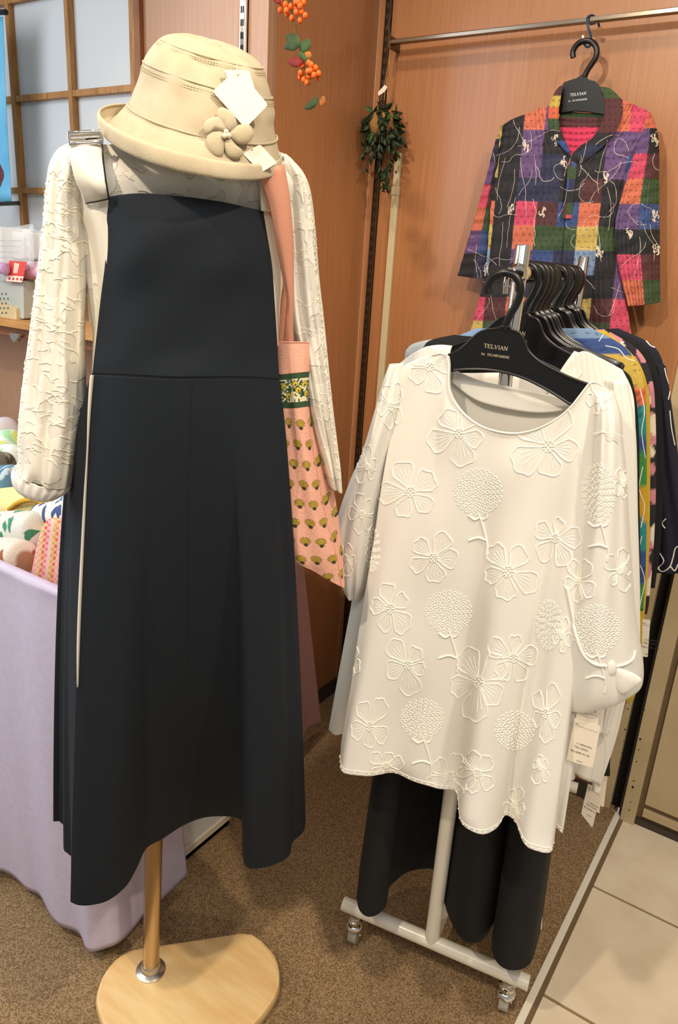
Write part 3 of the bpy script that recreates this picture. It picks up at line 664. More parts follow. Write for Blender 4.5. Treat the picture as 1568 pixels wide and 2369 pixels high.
# straps over the shoulders
sL = [[(172, 322, -.03), (196, 322, -.03), (232, 326, -.03)], [(160, 316, .0), (196, 316, .006), (234, 318, .002)], [(161, 332, .052), (196, 332, .060), (235, 332, .052)], [(163, 365, .070), (200, 368, .078), (238, 372, .072)], [(174, 412, .075), (208, 415, .088), (244, 418, .086)], [(190, 448, .068), (220, 446, .084), (249, 444, .084)], [(198, 472, .054), (224, 468, .070), (252, 461, .072)]]
stp = mk('strap', grid(sheet(sL, M_, 24, 70)), MT['cream'], dr, solid=.0022)
sR = [[(648, 366, -.02), (655, 368, -.02), (662, 372, -.025)], [(620, 366, .03), (640, 368, .03), (658, 376, .02)], [(602, 400, .070), (620, 400, .066), (640, 405, .052)], [(602, 440, .078), (622, 440, .072), (644, 448, .055)], [(604, 488, .072), (626, 490, .066), (648, 500, .048)]]
mk('strap', grid(sheet(sR, M_, 20, 50)), MT['cream'], dr, solid=.0022)
Gb = sheet(lp, M_, 24, 80)
mk('strap_seam', merge([tube([at(x, y, M_, d) for x, y, d in ((199, 471, .060), (212, 468.5, .069), (226, 466, .075), (240, 463, .077), (250, 461, .0775))], .0007, 5), tube([at(x, y, M_, d) for x, y, d in ((235.5, 332, .055), (239, 372, .075), (245, 418, .089), (250, 446, .087), (252, 461, .077))], .0010, 5)]), MT['seam'], dr)
bkp = [(158, 308), (232, 304), (237, 328), (162, 334)]
def frame(poly, pl, d, r):
    q = [at(x, y, pl, d) for x, y in poly]; return tube([q[0], q[0]*.5+q[1]*.5, q[1], q[1]*.5+q[2]*.5, q[2], q[2]*.5+q[3]*.5, q[3], q[3]*.5+q[0]*.5], r, 10, closed=True)
bk = mk('buckle', merge([frame(bkp, M_, .065, .0024), tube([at(160, 321, M_, .064), at(198, 318, M_, .066), at(235, 316, M_, .064)], .0012, 8)]), MT['chrome'], dr)
mk('buckle', frame([(640, 366), (655, 364), (657, 378), (642, 380)], M_, .03, .002), MT['chrome'], dr)
mk('strap_keeper', prism(rounded([(162, 312), (231, 308), (233, 322), (165, 328)], 2), M_, .058, .0635), MT['cream'], dr, bevel=.001)
# ---------------------------------------------------------------- hat
ht = T('bucket_hat', at(470, 330, M_, .02), 'beige linen bucket hat with turned-up brim and cloth flower on the mannequin', 'hat')
def S_(xL, yL, xR, yR, dp, ty):
    c = (at(xL, yL, M_)+at(xR, yR, M_))/2+nM*dp; s = 0.0
    for _ in range(4):
        y = proj(c-A_([0, 0, s]))[1]; y2 = proj(c-A_([0, 0, s+.001]))[1]; s += (ty-y)/(y2-y)*.001
    return (xL, yL, xR, yR, dp, dp, 0, s)
crown = [S_(475, 96, 490, 100, .008, 100), S_(430, 84, 545, 114, .045, 110), S_(395, 84, 583, 132, .066, 127), S_(372, 90, 605, 155, .078, 140), S_(350, 112, 616, 190, .092, 171), S_(332, 142, 625, 224, .100, 207), S_(322, 180, 632, 258, .106, 246), S_(310, 212, 629, 282, .112, 284), S_(299, 240, 634, 312, .116, 321)]
cw = mk('crown', grid(loft(crown, M_, 110, 110, fold=lambda t, v: .0016*math.sin(4*t+9*v)+.001*math.sin(11*t-6*v)), cu=True), MT['linen'], ht, solid=.0015)
brim = [S_(299, 240, 634, 312, .117, 322), S_(286, 254, 637, 328, .124, 341), S_(270, 272, 640, 345, .132, 366), S_(252, 288, 643, 362, .140, 389), S_(240, 296, 645, 371, .147, 404), S_(231, 290, 647, 370, .152, 403), S_(227, 275, 647, 362, .153, 388), S_(226, 263, 646, 354, .151, 370), S_(231, 258, 644, 350, .147, 364)]
br = mk('brim', grid(loft(brim, M_, 140, 70, fold=lambda t, v: .0012*math.sin(5*t)+.0008*math.sin(13*t)), cu=True), MT['linen'], ht, solid=.002)
def ring_at(s0, s1, a, rr, up=0, t0=.02, t1=math.pi-.02, off=.0016, n=80, dash=False):
    G2 = loft([s0, s1], M_, 160, 21); row = G2[int(a*20)]; c = row.mean(0); out = []
    for i in range(160):
        t = 2*math.pi*i/160
        if t0 <= t <= t1: q = row[i]; dv = q-c; dv[2] = 0; out.append(q+dv/np.linalg.norm(dv)*off)
    return out
L = []; L2 = []
for (i, a) in ((2, 1.0), (4, 1.0)):
    p = ring_at(crown[i], crown[i+1], a if a < 1 else .999, 0, off=.0018); L.append(tube(p, .0010, 6))
    for (da, jj) in ((.30, i+1),):
        for sgn in (.28, .42):
            p = ring_at(crown[jj], crown[jj+1], sgn, 0, off=.0018)
            pp = cr(A_(p), 200)
            for k in range(0, 198, 3): L2.append(tube(pp[k:k+3], .0006, 4))
p = ring_at(crown[-1], crown[-1], 0, 0, off=.0025); L.append(tube(p, .0017, 6))
mk('crown_seam', merge(L), MT['linen'], ht); mk('stitching', merge(L2), MT['stitch'], ht, kind='stuff')
HT = bvh([cw, br])
L = ontube(HT, [(522, 370), (523, 385), (521, 402)], .0006, .5, 5, m=10)
if L: mk('brim_seam', merge(L), MT['stitch'], ht)
# flower
hp, hn = hit(HT, 520, 320); fp = PL(hp+hn*.004, hn)
fw = mk('flower', puff([(505, 300), (530, 298), (540, 318), (528, 338), (508, 336), (498, 318)], fp, -.001, .002), MT['linen'], ht)
pet = [([(515, 248), (538, 262), (548, 284), (543, 298), (528, 305), (516, 292), (502, 272), (504, 254)], .006),
       ([(548, 290), (575, 288), (588, 308), (578, 328), (556, 335), (540, 325), (530, 312), (533, 302)], .004),
       ([(482, 275), (502, 270), (516, 282), (524, 300), (514, 305), (495, 303), (480, 312), (471, 300), (473, 284)], .009),
       ([(490, 304), (514, 304), (518, 318), (518, 345), (514, 362), (498, 364), (484, 350), (477, 330), (480, 312)], .008),
       ([(519, 318), (532, 320), (546, 336), (562, 350), (560, 362), (545, 369), (530, 364), (520, 348), (517, 330)], .007)]
for q, d in pet:
    mk('petal', puff(q, fp, d*.6, .006, n=30), MT['linen'], ht)
for x, y in ((523, 305), (519, 314), (529, 313)): mk('pearl', ball(at(x, y, fp, .011), .0033, 12, 9), MT['pearl'], ht)
# tags on the hat
hp, hn = hit(HT, 551, 172); hn2 = hn*.35+nM*.65; tp = PL(hp+hn*.006, hn2)
t = T('price_tag', hp, 'bundle of three blank cream tags hanging from the hat crown', 'tag', 'blank tags on the hat'); t['label'] = 'large blank cream tag bundle pinned high on the hat crown'
def rot(poly, c, a): ca, sa = math.cos(a), math.sin(a); return [(c[0]+(x-c[0])*ca-(y-c[1])*sa, c[1]+(x-c[0])*sa+(y-c[1])*ca) for x, y in poly]
big = [(550, 158), (619, 243), (568, 297), (491, 210)]
mk('card', prism(rounded([(550, 159), (620, 243), (567, 297), (491, 211)], 8), tp, .0145, .0152), MT['card'], t, smooth=False)
mk('card', prism(rounded([(520, 162), (576, 164), (590, 210), (540, 232)], 7), tp, .0125, .0132), MT['card'], t, smooth=False)
mk('card', prism(rounded([(517, 162), (535, 160), (575, 200), (545, 235), (527, 200)], 6), tp, .011, .0117), MT['cardd'], t, smooth=False)
mk('punch_hole', puff([(549, 173), (551, 171), (553, 173), (551, 176)], tp, .0153, .0002, n=10), MT['dot'], t)
mk('string', tube(cr([at(551, 174, tp, .0165), at(550, 166, tp, .017), at(549, 158, tp, .004), at(548, 150, tp, .0)], 14), .0004, 5), MT['card'], t)
hp, hn = hit(HT, 600, 360)
tp2 = PL(hp+nM*.004, hn*.3+nM*.7)
t = T('price_tag', hp, 'small blank white tag lying on the hat brim at right', 'tag')
mk('card', prism(rounded([(601, 334), (641, 377), (604, 399), (561, 356)], 6), tp2, .012, .0128), MT['card'], t, smooth=False)
mk('card', prism(rounded([(602, 336), (642, 379), (606, 400), (563, 358)], 6), tp2, .010, .0108), MT['cardd'], t, smooth=False)
mk('punch_hole', puff([(581, 347), (583, 345.5), (585, 347), (583, 349)], tp2, .0129, .0002, n=10), MT['dot'], t)
# ---------------------------------------------------------------- tote bag
tb = T('tote_bag', at(720, 1300, M_, .0), 'pink cotton tote bag with green floral band and yellow sprigs', 'bag')
rows = [
 [(625, 786, .02), (645, 789, .035), (668, 790, .045), (692, 790, .045), (717, 791, .035), (719, 793, .0)],
 [(628, 862, .02), (648, 866, .036), (670, 864, .042), (692, 862, .048), (713, 860, .038), (716, 862, .0)],
 [(632, 942, .02), (650, 944, .036), (668, 945, .04), (690, 944, .050), (711, 941, .040), (715, 945, -.01)],
 [(636, 1040, .02), (655, 1040, .038), (680, 1040, .042), (702, 1035, .052), (721, 1030, .040), (742, 1010, -.02)],
 [(640, 1130, .02), (664, 1130, .040), (692, 1128, .044), (716, 1120, .054), (737, 1115, .040), (766, 1110, -.02)],
 [(650, 1220, .02), (676, 1220, .042), (706, 1218, .046), (732, 1210, .054), (755, 1205, .040), (782, 1200, -.01)],
 [(662, 1290, .02), (690, 1290, .042), (718, 1292, .046), (748, 1290, .052), (778, 1288, .042), (792, 1290, .01)],
 [(670, 1296, .02), (698, 1308, .040), (728, 1322, .042), (757, 1340, .045), (790, 1358, .040), (797, 1362, .03)]]
nu, nv = 170, 560
G = sheet(rows, M_, nu, nv)
def totepaint(P):
    px = A_([proj(p) for p in P]); u, v = uvg(nu, nv)
    out = np.tile(lin((232, 172, 148)), (len(u), 1))
    # band  v from ~862 to 942
    vb = v*7
    U = u*9.0
    vb0 = vb*1.0
    b = (vb0 > 1.0) & (vb0 < 2.0); w = vb0-1.0
    cream = lin((226, 214, 176)); gr = lin((40, 66, 44)); yl = lin((214, 180, 50)); g2 = lin((70, 100, 62))
    out[b] = cream
    X = u*118; Y = w*80; rb_ = np.random.RandomState(2)
    for q in range(95):
        cx, cy, a, l = rb_.uniform(0, 118), rb_.uniform(16, 66), rb_.uniform(0, 3.14), rb_.uniform(4, 8)
        dx = (X-cx)*math.cos(a)+(Y-cy)*math.sin(a); dy = -(X-cx)*math.sin(a)+(Y-cy)*math.cos(a); k = b & ((dx/l)**2+(dy/(l*.36))**2 < 1); out[k] = gr if q % 3 else g2
    for cx, cy in ((14, 44), (33, 30), (47, 52), (62, 26), (70, 40), (84, 28), (90, 50), (103, 30), (110, 52)):
        d_ = ((X-cx)**2+(Y-cy)**2); k = b & (d_ < 52); out[k] = gr; k = b & (d_ < 38); out[k] = yl; k = b & ((X-cx-1)**2+(Y-cy-2)**2 < 5); out[k] = gr
    k = (b & ((w < .17) | (w > .84))); out[k] = gr
    k2 = k & (np.sin(U*40)*np.sin(w*75) > .35); out[k2] = g2
    # sprigs in metric coordinates
    e = (P-M_[0]) @ eM; z = P[:, 2]
    sv = .0315; ro = np.floor(z/sv); uu = u*4.1+ro*.5; cu = (uu-np.floor(uu)-.5)*29; cv = (z/sv-ro-.5)*46
    nn = vb0 > 2.15; th = np.arctan2(cv, cu); rr_ = np.hypot(cu*.95, cv); sp = 8.2*(1+.16*np.sin(th*11))
    k = nn & (rr_ < sp*1.12); out[k] = lin((92, 78, 34))
    k = nn & (rr_ < sp*.92); out[k] = lin((188, 160, 52))
    k = nn & (rr_ < 7) & (np.sin(cu*1.6)*np.sin(cv*1.5) > .35); out[k] = lin((96, 78, 26))
    k = nn & (np.abs(cu) < 4.5-np.abs(cv+10)*.5) & (cv < -6) & (cv > -14); out[k] = lin((58, 56, 34))
    return out
mk('front_panel', grid(G), MT['painted'], tb, col=totepaint(G.reshape(-1, 3)), solid=.0015)
rb = [[(c[0]-(0 if i in (0, 5) else 2), c[1], (c[2] if i in (0, 5) else c[2]*-.25-.02)) for i, c in enumerate(r)] for r in rows]
mk('back_panel', grid(sheet(rb, M_, 30, 60)), MT['pink'], tb, solid=.0015)
mk('side_seam', tube([G[j, int(.8*(nu-1))]+nM*.001 for j in range(190, nv, 6)], .0012, 6), MT['pink'], tb)
mk('top_hem', tube([G[2, i]+nM*.0006 for i in range(0, nu, 3)], .0011, 6), MT['pink'], tb)
s_f = [[(592, 396, .088), (612, 392, .088), (640, 384, .082), (655, 380, .07)], [(600, 412, .088), (620, 405, .092), (645, 400, .088), (660, 402, .072)], [(622, 470, .086), (640, 468, .090), (660, 466, .086), (670, 468, .074)], [(637, 550, .080), (650, 550, .084), (668, 550, .080), (677, 552, .068)], [(650, 620, .070), (660, 620, .075), (672, 620, .072), (678, 622, .062)], [(664, 690, .060), (668, 690, .066), (675, 690, .064), (678, 692, .056)], [(662, 750, .048), (668, 750, .054), (673, 752, .052), (676, 754, .046)], [(660, 792, .038), (668, 792, .044), (675, 794, .042), (679, 792, .036)]]
mk('strap', grid(sheet(s_f, M_, 20, 90)), MT['pink'], tb, solid=.0022)
s_b = [[(606, 430, .07), (622, 440, .066), (634, 450, .058)], [(628, 520, .056), (640, 530, .052), (650, 540, .044)], [(640, 600, .04), (650, 604, .038), (658, 610, .032)], [(655, 670, .024), (662, 672, .024), (668, 674, .02)], [(645, 740, .014), (655, 740, .016), (664, 742, .014)], [(638, 792, .01), (648, 792, .012), (656, 792, .01)]]
mk('strap', grid(sheet(s_b, M_, 12, 60)), MT['pink'], tb, solid=.0022)
# ================================================================ CLOTHES RACK
AN = math.radians(9.0); eR = A_([math.cos(AN), math.sin(AN), 0]); nR = A_([math.sin(AN), -math.cos(AN), 0]); aR = -nR
P0 = A_([-.440, 1.140, 0]); LR = .66
def RP(s, off=0): return PL(P0+aR*s, nR)
def rk(s, e, z): return P0+aR*s+eR*e+A_([0, 0, z])
rt = T('clothes_rack', (P0[0], P0[1], 0), 'wheeled garment rack with white base and chrome uprights', 'rack')
for s, zt in ((0, 1.484), (LR, 1.484)):
    mk('base_bar', tube([rk(s, -.205, .098), rk(s, 0, .098), rk(s, .205, .098)], .0155, 20), MT['whitep'], rt)
    mk('post', tube([rk(s, 0, .10), rk(s, 0, .5), rk(s, 0, .95)], .0150, 20), MT['whitep'], rt)
    mk('chrome_upright', tube([rk(s, 0, .93), rk(s, 0, 1.2), rk(s, 0, zt-.002), rk(s, 0, zt)], [.0115, .0115, .0115, .0100], 20), MT['chrome'], rt)
    for e in (-.175, .165):
        c = rk(s, e, 0)
        ca = mk('caster', merge([lathe([(.012, .080), (.012, .073), (.017, .071), (.017, .066), (.006, .064), (.006, .052)], (c[0], c[1], 0), 20), lathe([(.013, .058), (.019, .052), (.019, .046), (.012, .044)], (c[0], c[1], 0), 20)]), MT['chrome'], rt)
        ws_ = c+aR*.006+A_([0, 0, .022])
        mk('wheel', tube([ws_-eR*.010, ws_-eR*.009, ws_+eR*.009, ws_+eR*.010], [.018, .0215, .0215, .018], 24), MT['pvc'], ca)
        mk('fork', merge([prism3([ws_+eR*(sg*.012)+aR*a_+A_([0, 0, b_]) for a_, b_ in ((-.012, .026), (.008, .026), (.004, -.004), (-.004, -.006))], [ws_+eR*(sg*.0138)+aR*a_+A_([0, 0, b_]) for a_, b_ in ((-.012, .026), (.008, .026), (.004, -.004), (-.004, -.006))]) for sg in (-1, 1)]+[tube([ws_-eR*.015, ws_+eR*.015], .0035, 10)]), MT['chrome'], ca)
mk('connecting_bar', tube([rk(.01, 0, .098), rk(LR/2, 0, .098), rk(LR-.01, 0, .098)], .0125, 16), MT['whitep'], rt)
ZR = 1.443
mk('top_rail', tube([rk(-.004, 0, ZR), rk(LR/2, 0, ZR), rk(LR, 0, ZR)], .0095, 16), MT['chrome'], rt)
mk('rail_socket', merge([tube([rk(-.018, 0, ZR), rk(-.012, 0, ZR), rk(.018, 0, ZR)], [.010, .0145, .0145], 20), tube(cr([rk(-.018, -.006, ZR-.004), rk(-.026, -.010, ZR+.004), rk(-.030, -.012, ZR-.014), rk(-.026, -.012, ZR-.030)], 14), .0042, 10)]), MT['chrome'], rt)
# ---------------------------------------------------------------- stroke font with serifs
FT = {'T': (.9, [((0, 1), (.9, 1), .5), ((.45, 1), (.45, 0), 1)], [(.45, 0)], [((0, 1), (0, .78)), ((.9, 1), (.9, .78))]),
 'E': (.85, [((.15, 0), (.15, 1), 1), ((.05, 1), (.78, 1), .5), ((.05, 0), (.82, 0), .5), ((.15, .5), (.6, .5), .5)], [], [((.78, 1), (.78, .8)), ((.82, 0), (.82, .22)), ((.6, .6), (.6, .4))]),
 'L': (.8, [((.15, 0), (.15, 1), 1), ((.05, 0), (.78, 0), .5)], [(.15, 1)], [((.78, 0), (.78, .25))]),
 'V': (.95, [((.05, 1), (.47, 0), 1), ((.47, 0), (.9, 1), .5)], [(.08, 1), (.86, 1)], []),
 'I': (.4, [((.2, 0), (.2, 1), 1)], [(.2, 0), (.2, 1)], []),
 'A': (.95, [((.05, 0), (.45, 1), .5), ((.45, 1), (.88, 0), 1), ((.2, .36), (.7, .36), .5)], [(.08, 0), (.86, 0)], []),
 'N': (1.0, [((.15, 0), (.15, 1), .5), ((.12, 1), (.85, 0), 1), ((.85, 0), (.85, 1), .5)], [(.15, 0), (.12, 1), (.85, 1)], []),
 'O': (.95, 'O', [], []), 'G': (.95, 'G', [(.78, .42)], []),
 'W': (1.25, [((.05, 1), (.35, 0), 1), ((.35, 0), (.62, 1), .5), ((.62, 1), (.9, 0), 1), ((.9, 0), (1.18, 1), .5)], [(.07, 1), (1.15, 1), (.62, 1)], []),
 'M': (1.15, [((.15, 0), (.15, 1), .5), ((.15, 1), (.55, .05), 1), ((.55, .05), (.97, 1), .5), ((.97, 1), (.97, 0), 1)], [(.15, 0), (.97, 0), (.13, 1), (.99, 1)], []),
 'b': (.75, 'b', [], []), 'y': (.75, [((.05, .66), (.36, 0), 1), ((.66, .66), (.25, -.28), .5)], [(.07, .66), (.64, .66)], []), ' ': (.8, [], [], [])}
def word(txt, org, ex, ez, nrm, h, wt=.13, gap=.16):
    """flat serif lettering: org lower left 3D, ex/ez unit axes, h cap height"""
    L = []; x = 0
    def st_(p, q, w):
        p = A_(p, float); q = A_(q, float); d = q-p; d /= np.linalg.norm(d)+1e-9; nn = A_([-d[1], d[0]])*w/2; p = p-d*w*.15; q = q+d*w*.15
        c = [p-nn, q-nn, q+nn, p+nn]; P = [org+ex*(u[0]+x)*h+ez*u[1]*h+nrm*.00035 for u in c]; L.append((P, [(0, 1, 2, 3)]))
    for ch in txt:
        wd_, sk_, se, ex2 = FT[ch]
        if isinstance(sk_, str):
            cx, cy, rx, ry, a0, a1 = {'O': (.46, .5, .38, .5, 0, 360), 'G': (.46, .5, .38, .5, 48, 335), 'b': (.38, .32, .28, .33, 0, 360)}[sk_]
            aa = np.radians(np.linspace(a0, a1, 17)); pts = [(cx+rx*math.cos(a), cy+ry*math.sin(a)) for a in aa]
            for a, p, q in zip(aa, pts, pts[1:]): st_(p, q, wt*(.5+.6*abs(math.cos(a))))
            if sk_ == 'b': st_((.12, 0), (.12, 1), wt)
            if sk_ == 'G': st_((.78, .06), (.78, .42), wt)
        else:
            for p, q, w in sk_: st_(p, q, wt*w)
        for p in se: st_((p[0]-.13, p[1]), (p[0]+.13, p[1]), wt*.5)
        for p, q in ex2: st_(p, q, wt*.5)
        x += wd_+gap
    return merge(L), x*h
# ---------------------------------------------------------------- hanger prototype (built at the front of the rack)
SH = -.052
pH = RP(SH)
top_o = [(930, 866), (960, 848), (1000, 834), (1036, 822), (1058, 812), (1075, 799), (1092, 783), (1110, 769), (1132, 762), (1150, 760), (1165, 754)]
top_r = [(1180, 757), (1188, 765), (1204, 772), (1212, 788), (1222, 812), (1250, 838), (1290, 860), (1330, 878), (1364, 890), (1400, 905)]
bot_ = [(1385, 948), (1325, 937), (1290, 916), (1250, 893), (1205, 872), (1150, 858), (1095, 854), (1040, 858), (1000, 872), (940, 892)]
c1 = cr(A_(top_o, float), 40); c2_ = cr(A_(top_r, float), 40); c3_ = cr(A_(bot_, float), 44)
outl = [tuple(p) for p in c1]+[tuple(p) for p in c2_]+[tuple(p) for p in c3_]
HO = at(1172, 640, pH)
HK = T('clothes_hanger', HO, 'black plastic hanger with gold lettering holding the front white blouse', 'hanger', 'black hangers on the rack')
mk('body', prism(outl, pH, -.004, .004), MT['black'], HK, smooth=False, bevel=.0012)
rimp = [at(x, y, pH, .0035) for x, y in outl]
mk('edge_rib', tube(rimp[::2], .0022, 6, closed=True), MT['black'], HK)
hk = cr([at(x, y, pH) for x, y in ((1131, 679), (1128, 664), (1135, 646), (1150, 635), (1170, 631), (1190, 638), (1202, 656), (1203, 680), (1193, 706), (1180, 728), (1172, 746), (1170, 764))], 50)
mk('hook', tube(hk, .0058, 14), MT['black'], HK)
oR = at(1119, 803.5, pH, .0045); zz = A_([0, 0, 1.0])
tilt = math.radians(-2.0); exT = eR*math.cos(tilt)+zz*math.sin(tilt); ezT = -eR*math.sin(tilt)+zz*math.cos(tilt)
w1, l1 = word('TELVIAN', oR, exT, ezT, nR, .0098, .16, .12)
w2, l2 = word('by OGAWAMINE', at(1113, 820.5, pH, .0045), exT, ezT, nR, .0056, .17, .13)
sc_ = (at(1175, 806, pH)-at(1119, 803, pH)) @ eR/l1
def sc1(w, o, s): V, Fc = w; return o+(V-o)*s, Fc
w1 = sc1(w1, oR, sc_); o2 = at(1113, 820.5, pH, .0045); w2 = sc1(w2, o2, (at(1179, 823, pH)-at(1113, 820, pH)) @ eR/l2)
let_a = mk('lettering', merge([w1, w2]), MT['gold'], HK, smooth=False)
def dup(root, loc, rz, label, group=None, ry=0, skip=()):
    r = root.copy(); COL.objects.link(r); r.location = loc; r.rotation_euler = (0, ry, rz); r['label'] = label
    if group: r['group'] = group
    elif 'group' in r: del r['group']
    for ch in root.children:
        if ch.name.split('.')[0] in skip: continue
        c = ch.copy(); COL.objects.link(c); c.parent = r
    return r
# rail contact: hook top rests on the rail
hz = HO[2]+(hk[:, 2].max()-HO[2])
SL = [.055, .105, .125, .145, .165, .185, .205, .225, .245, .335, .355, .378, .455, .475, .495, .515, .535, .555]
ordn = ['second', 'third', 'fourth', 'fifth', 'sixth', 'seventh', 'eighth', 'ninth', 'tenth', 'eleventh', 'twelfth', 'thirteenth', 'fourteenth', 'fifteenth', 'sixteenth', 'seventeenth', 'eighteenth', 'rearmost']
off_h = HO-(P0+aR*SH); off_e = off_h @ eR
htop = hk[:, 2].max()
for s, od in zip(SL, ordn):
    loc = rk(s, -.004+RNG.uniform(-.002, .002), 0); loc[2] = HO[2]+(ZR+.0095+.0058-htop)+.000
    lab = 'black plastic hanger on the rack, %s from the front' % od if od != 'rearmost' else 'black plastic hanger at the far end of the rack rail'
    dup(HK, loc+0, math.radians(RNG.uniform(-3, 3)), lab, 'black hangers on the rack', skip=() if s < .06 else ('lettering',))
# ---------------------------------------------------------------- generic hung garment
def hung(name, s, right, left, df, m, lab, cat, grp, paint=None, nu=64, nv=80, hemfold=.006, sleeve=None, neck=True):
    """right/left: matched pixel silhouettes seen on the garment's own plane"""
    pl = RP(s)
    t = T(name, rk(s, 0, .8), lab, cat, grp)
    st_ = [(l[0], l[1], r[0], r[1], df*min(1, .35+k*.3), df*min(1, .35+k*.3)) for k, (l, r) in enumerate(zip(left, right))]
    G = loft(st_, pl, nu, nv, fold=lambda th, v: hemfold*v*math.sin(7*th+s*40))
    V, Fc = grid(G, cu=True)
    c = None
    if paint: c = paint(A_([proj(p) for p in V]), V)
    mk('body', (V, Fc), m, t, col=c, solid=.001)
    if sleeve:
        G = loft([(a, b, c_, d, .022, .022, .004) for a, b, c_, d in sleeve], pl, 40, 60, fold=lambda th, v: .003*math.sin(5*th+4*v))
        V, Fc = grid(G, cu=True); c = None
        if paint: c = paint(A_([proj(p) for p in V]), V)
        mk('sleeve', (V, Fc), m, t, col=c, solid=.001)
    return t
SG = 'garments hanging on the rack'
# second, gauzy white blouse
t2 = T('blouse', rk(.045, 0, .7), 'white gauze blouse with wide sleeve and banded neck, second garment on the rack', 'blouse', SG)
_pl = RP(.045)
_top = [(925, 840), (960, 815), (998, 802), (1012, 850), (1050, 905), (1150, 950), (1240, 938), (1280, 893), (1308, 850), (1345, 813), (1392, 830), (1440, 856)]
_re = [(1440, 856), (1462, 905), (1469, 970), (1473, 1150), (1476, 1350), (1470, 1500), (1430, 1690), (1388, 1820)]
_rows = []
for q, (xr, yr) in enumerate(_re):
    f = (0, .05, .12, .32, .55, .7, .88, 1)[q]; row = []
    for i_, (x, y) in enumerate(_top):
        g = i_/(len(_top)-1); xb = 900+g*(1386-900); yb = 1560+g*260
        X = x+(xb-x)*f; Y = y+(yb-y)*f
        X += (xr-(_top[-1][0]+(1386-_top[-1][0])*f))*g**6; Y += (yr-(_top[-1][1]+(1820-_top[-1][1])*f))*g**6
        row.append((X, Y, .006+.016*math.sin(math.pi*g)**.5))
    _rows.append(row)
mk('front_panel', grid(sheet(_rows, _pl, 120, 120, lambda u, v: .003*np.sin(u*60+3*v)*v+.0006*np.sin(u*240))), MT['wht'], t2, solid=.0008)
_rb = [[(x, (y if i_ in (0, 1, 2, 9, 10, 11) else min(y, 862)) if q == 0 else y, -.012) for i_, (x, y, d) in enumerate(r_q)] for q, r_q in enumerate(_rows)]
mk('back_panel', grid(sheet(_rb, _pl, 60, 60)), MT['wht'], t2, solid=.0008)
mk('sleeve', grid(loft([(a_, b_, c_, d_, .024, .020, .004) for a_, b_, c_, d_ in [(1400, 872, 1452, 880), (1398, 1000, 1470, 1000), (1390, 1200, 1475, 1200), (1370, 1400, 1480, 1400), (1360, 1540, 1474, 1540), (1368, 1620, 1430, 1625), (1376, 1675, 1410, 1690)]], _pl, 60, 80, fold=lambda th, v: .003*math.sin(5*th+4*v)+.001*math.sin(16*th)), cu=True), MT['wht'], t2, solid=.0008)
pl2 = RP(.045)
mk('neck_band', grid(sheet([[(1328, 812, .012), (1350, 820, .012), (1372, 834, .01)], [(1306, 842, .018), (1330, 850, .018), (1352, 858, .016)], [(1284, 876, .02), (1306, 884, .022), (1328, 890, .02)]], pl2, 14, 24)), MT['wht'], t2, solid=.0016)
mk('neck_band', grid(sheet([[(996, 800, .010), (1020, 798, .012), (1046, 800, .012)], [(992, 812, .014), (1018, 810, .016), (1042, 812, .016)], [(1000, 832, .014), (1020, 832, .016), (1040, 834, .016)]], pl2, 14, 14)), MT['wht'], t2, solid=.0016)
L = []
for k in range(5):
    mk('gathered_hem', grid(loft([(1306+k*16, 1640, 1328+k*16, 1640, .006, .006, .01-.004*k), (1305+k*16, 1740, 1330+k*16, 1745, .008, .008, .01-.004*k), (1306+k*16, [1798, 1770, 1792, 1800, 1826][k], 1330+k*15, [1800, 1774, 1796, 1802, 1826][k], .010, .010, .01-.004*k)], pl2, 24, 20), cu=True, capv=True), MT['wht'], t2)
mk('drawstring', tube(cr([at(x, y, pl2, .03) for x, y in ((1398, 1700), (1402, 1730), (1399, 1760), (1396, 1782), (1390, 1790))], 20), .0012, 6), MT['wht'], t2)
# lace + black shoulders peeking at left
def spk(base, dots, n, seed, r=3, asp=1):
    rs = np.random.RandomState(seed); C = rs.rand(n, 2)
    def f(px, V):
        out = np.tile(lin(base), (len(px), 1)); x0, y0 = px.min(0); w, h = px.max(0)-px.min(0)
        for k, (a, b) in enumerate(C):
            dd = ((px[:, 0]-x0-a*w)**2+((px[:, 1]-y0-b*h)*asp)**2) < (r*(.5+rs.rand()))**2; out[dd] = lin(dots[k % len(dots)])
        return out
    return f
hung('blouse', .145, [(1330, 800), (1425, 850), (1448, 900), (1455, 1000), (1450, 1300), (1440, 1500), (1430, 1600)], [(1056, 778), (975, 790), (944, 805), (936, 840), (930, 1000), (920, 1300), (920, 1500)], .016, MT['painted'], 'pale grey lace blouse, only its left shoulder showing behind the front blouse', 'blouse', SG, paint=spk((176, 180, 178), [(214, 216, 212), (120, 122, 120)], 700, 3, 3))
hung('blouse', .100, [(1340, 806), (1440, 855), (1466, 900), (1477, 1000), (1478, 1150), (1480, 1300), (1476, 1380), (1452, 1600), (1414, 1740), (1410, 1795)], [(1050, 775), (1000, 786), (982, 800), (975, 830), (965, 1000), (960, 1200), (955, 1300), (955, 1500), (960, 1600), (960, 1650)], .018, MT['blackf'], 'black sequinned blouse, third garment on the rack', 'blouse', SG)
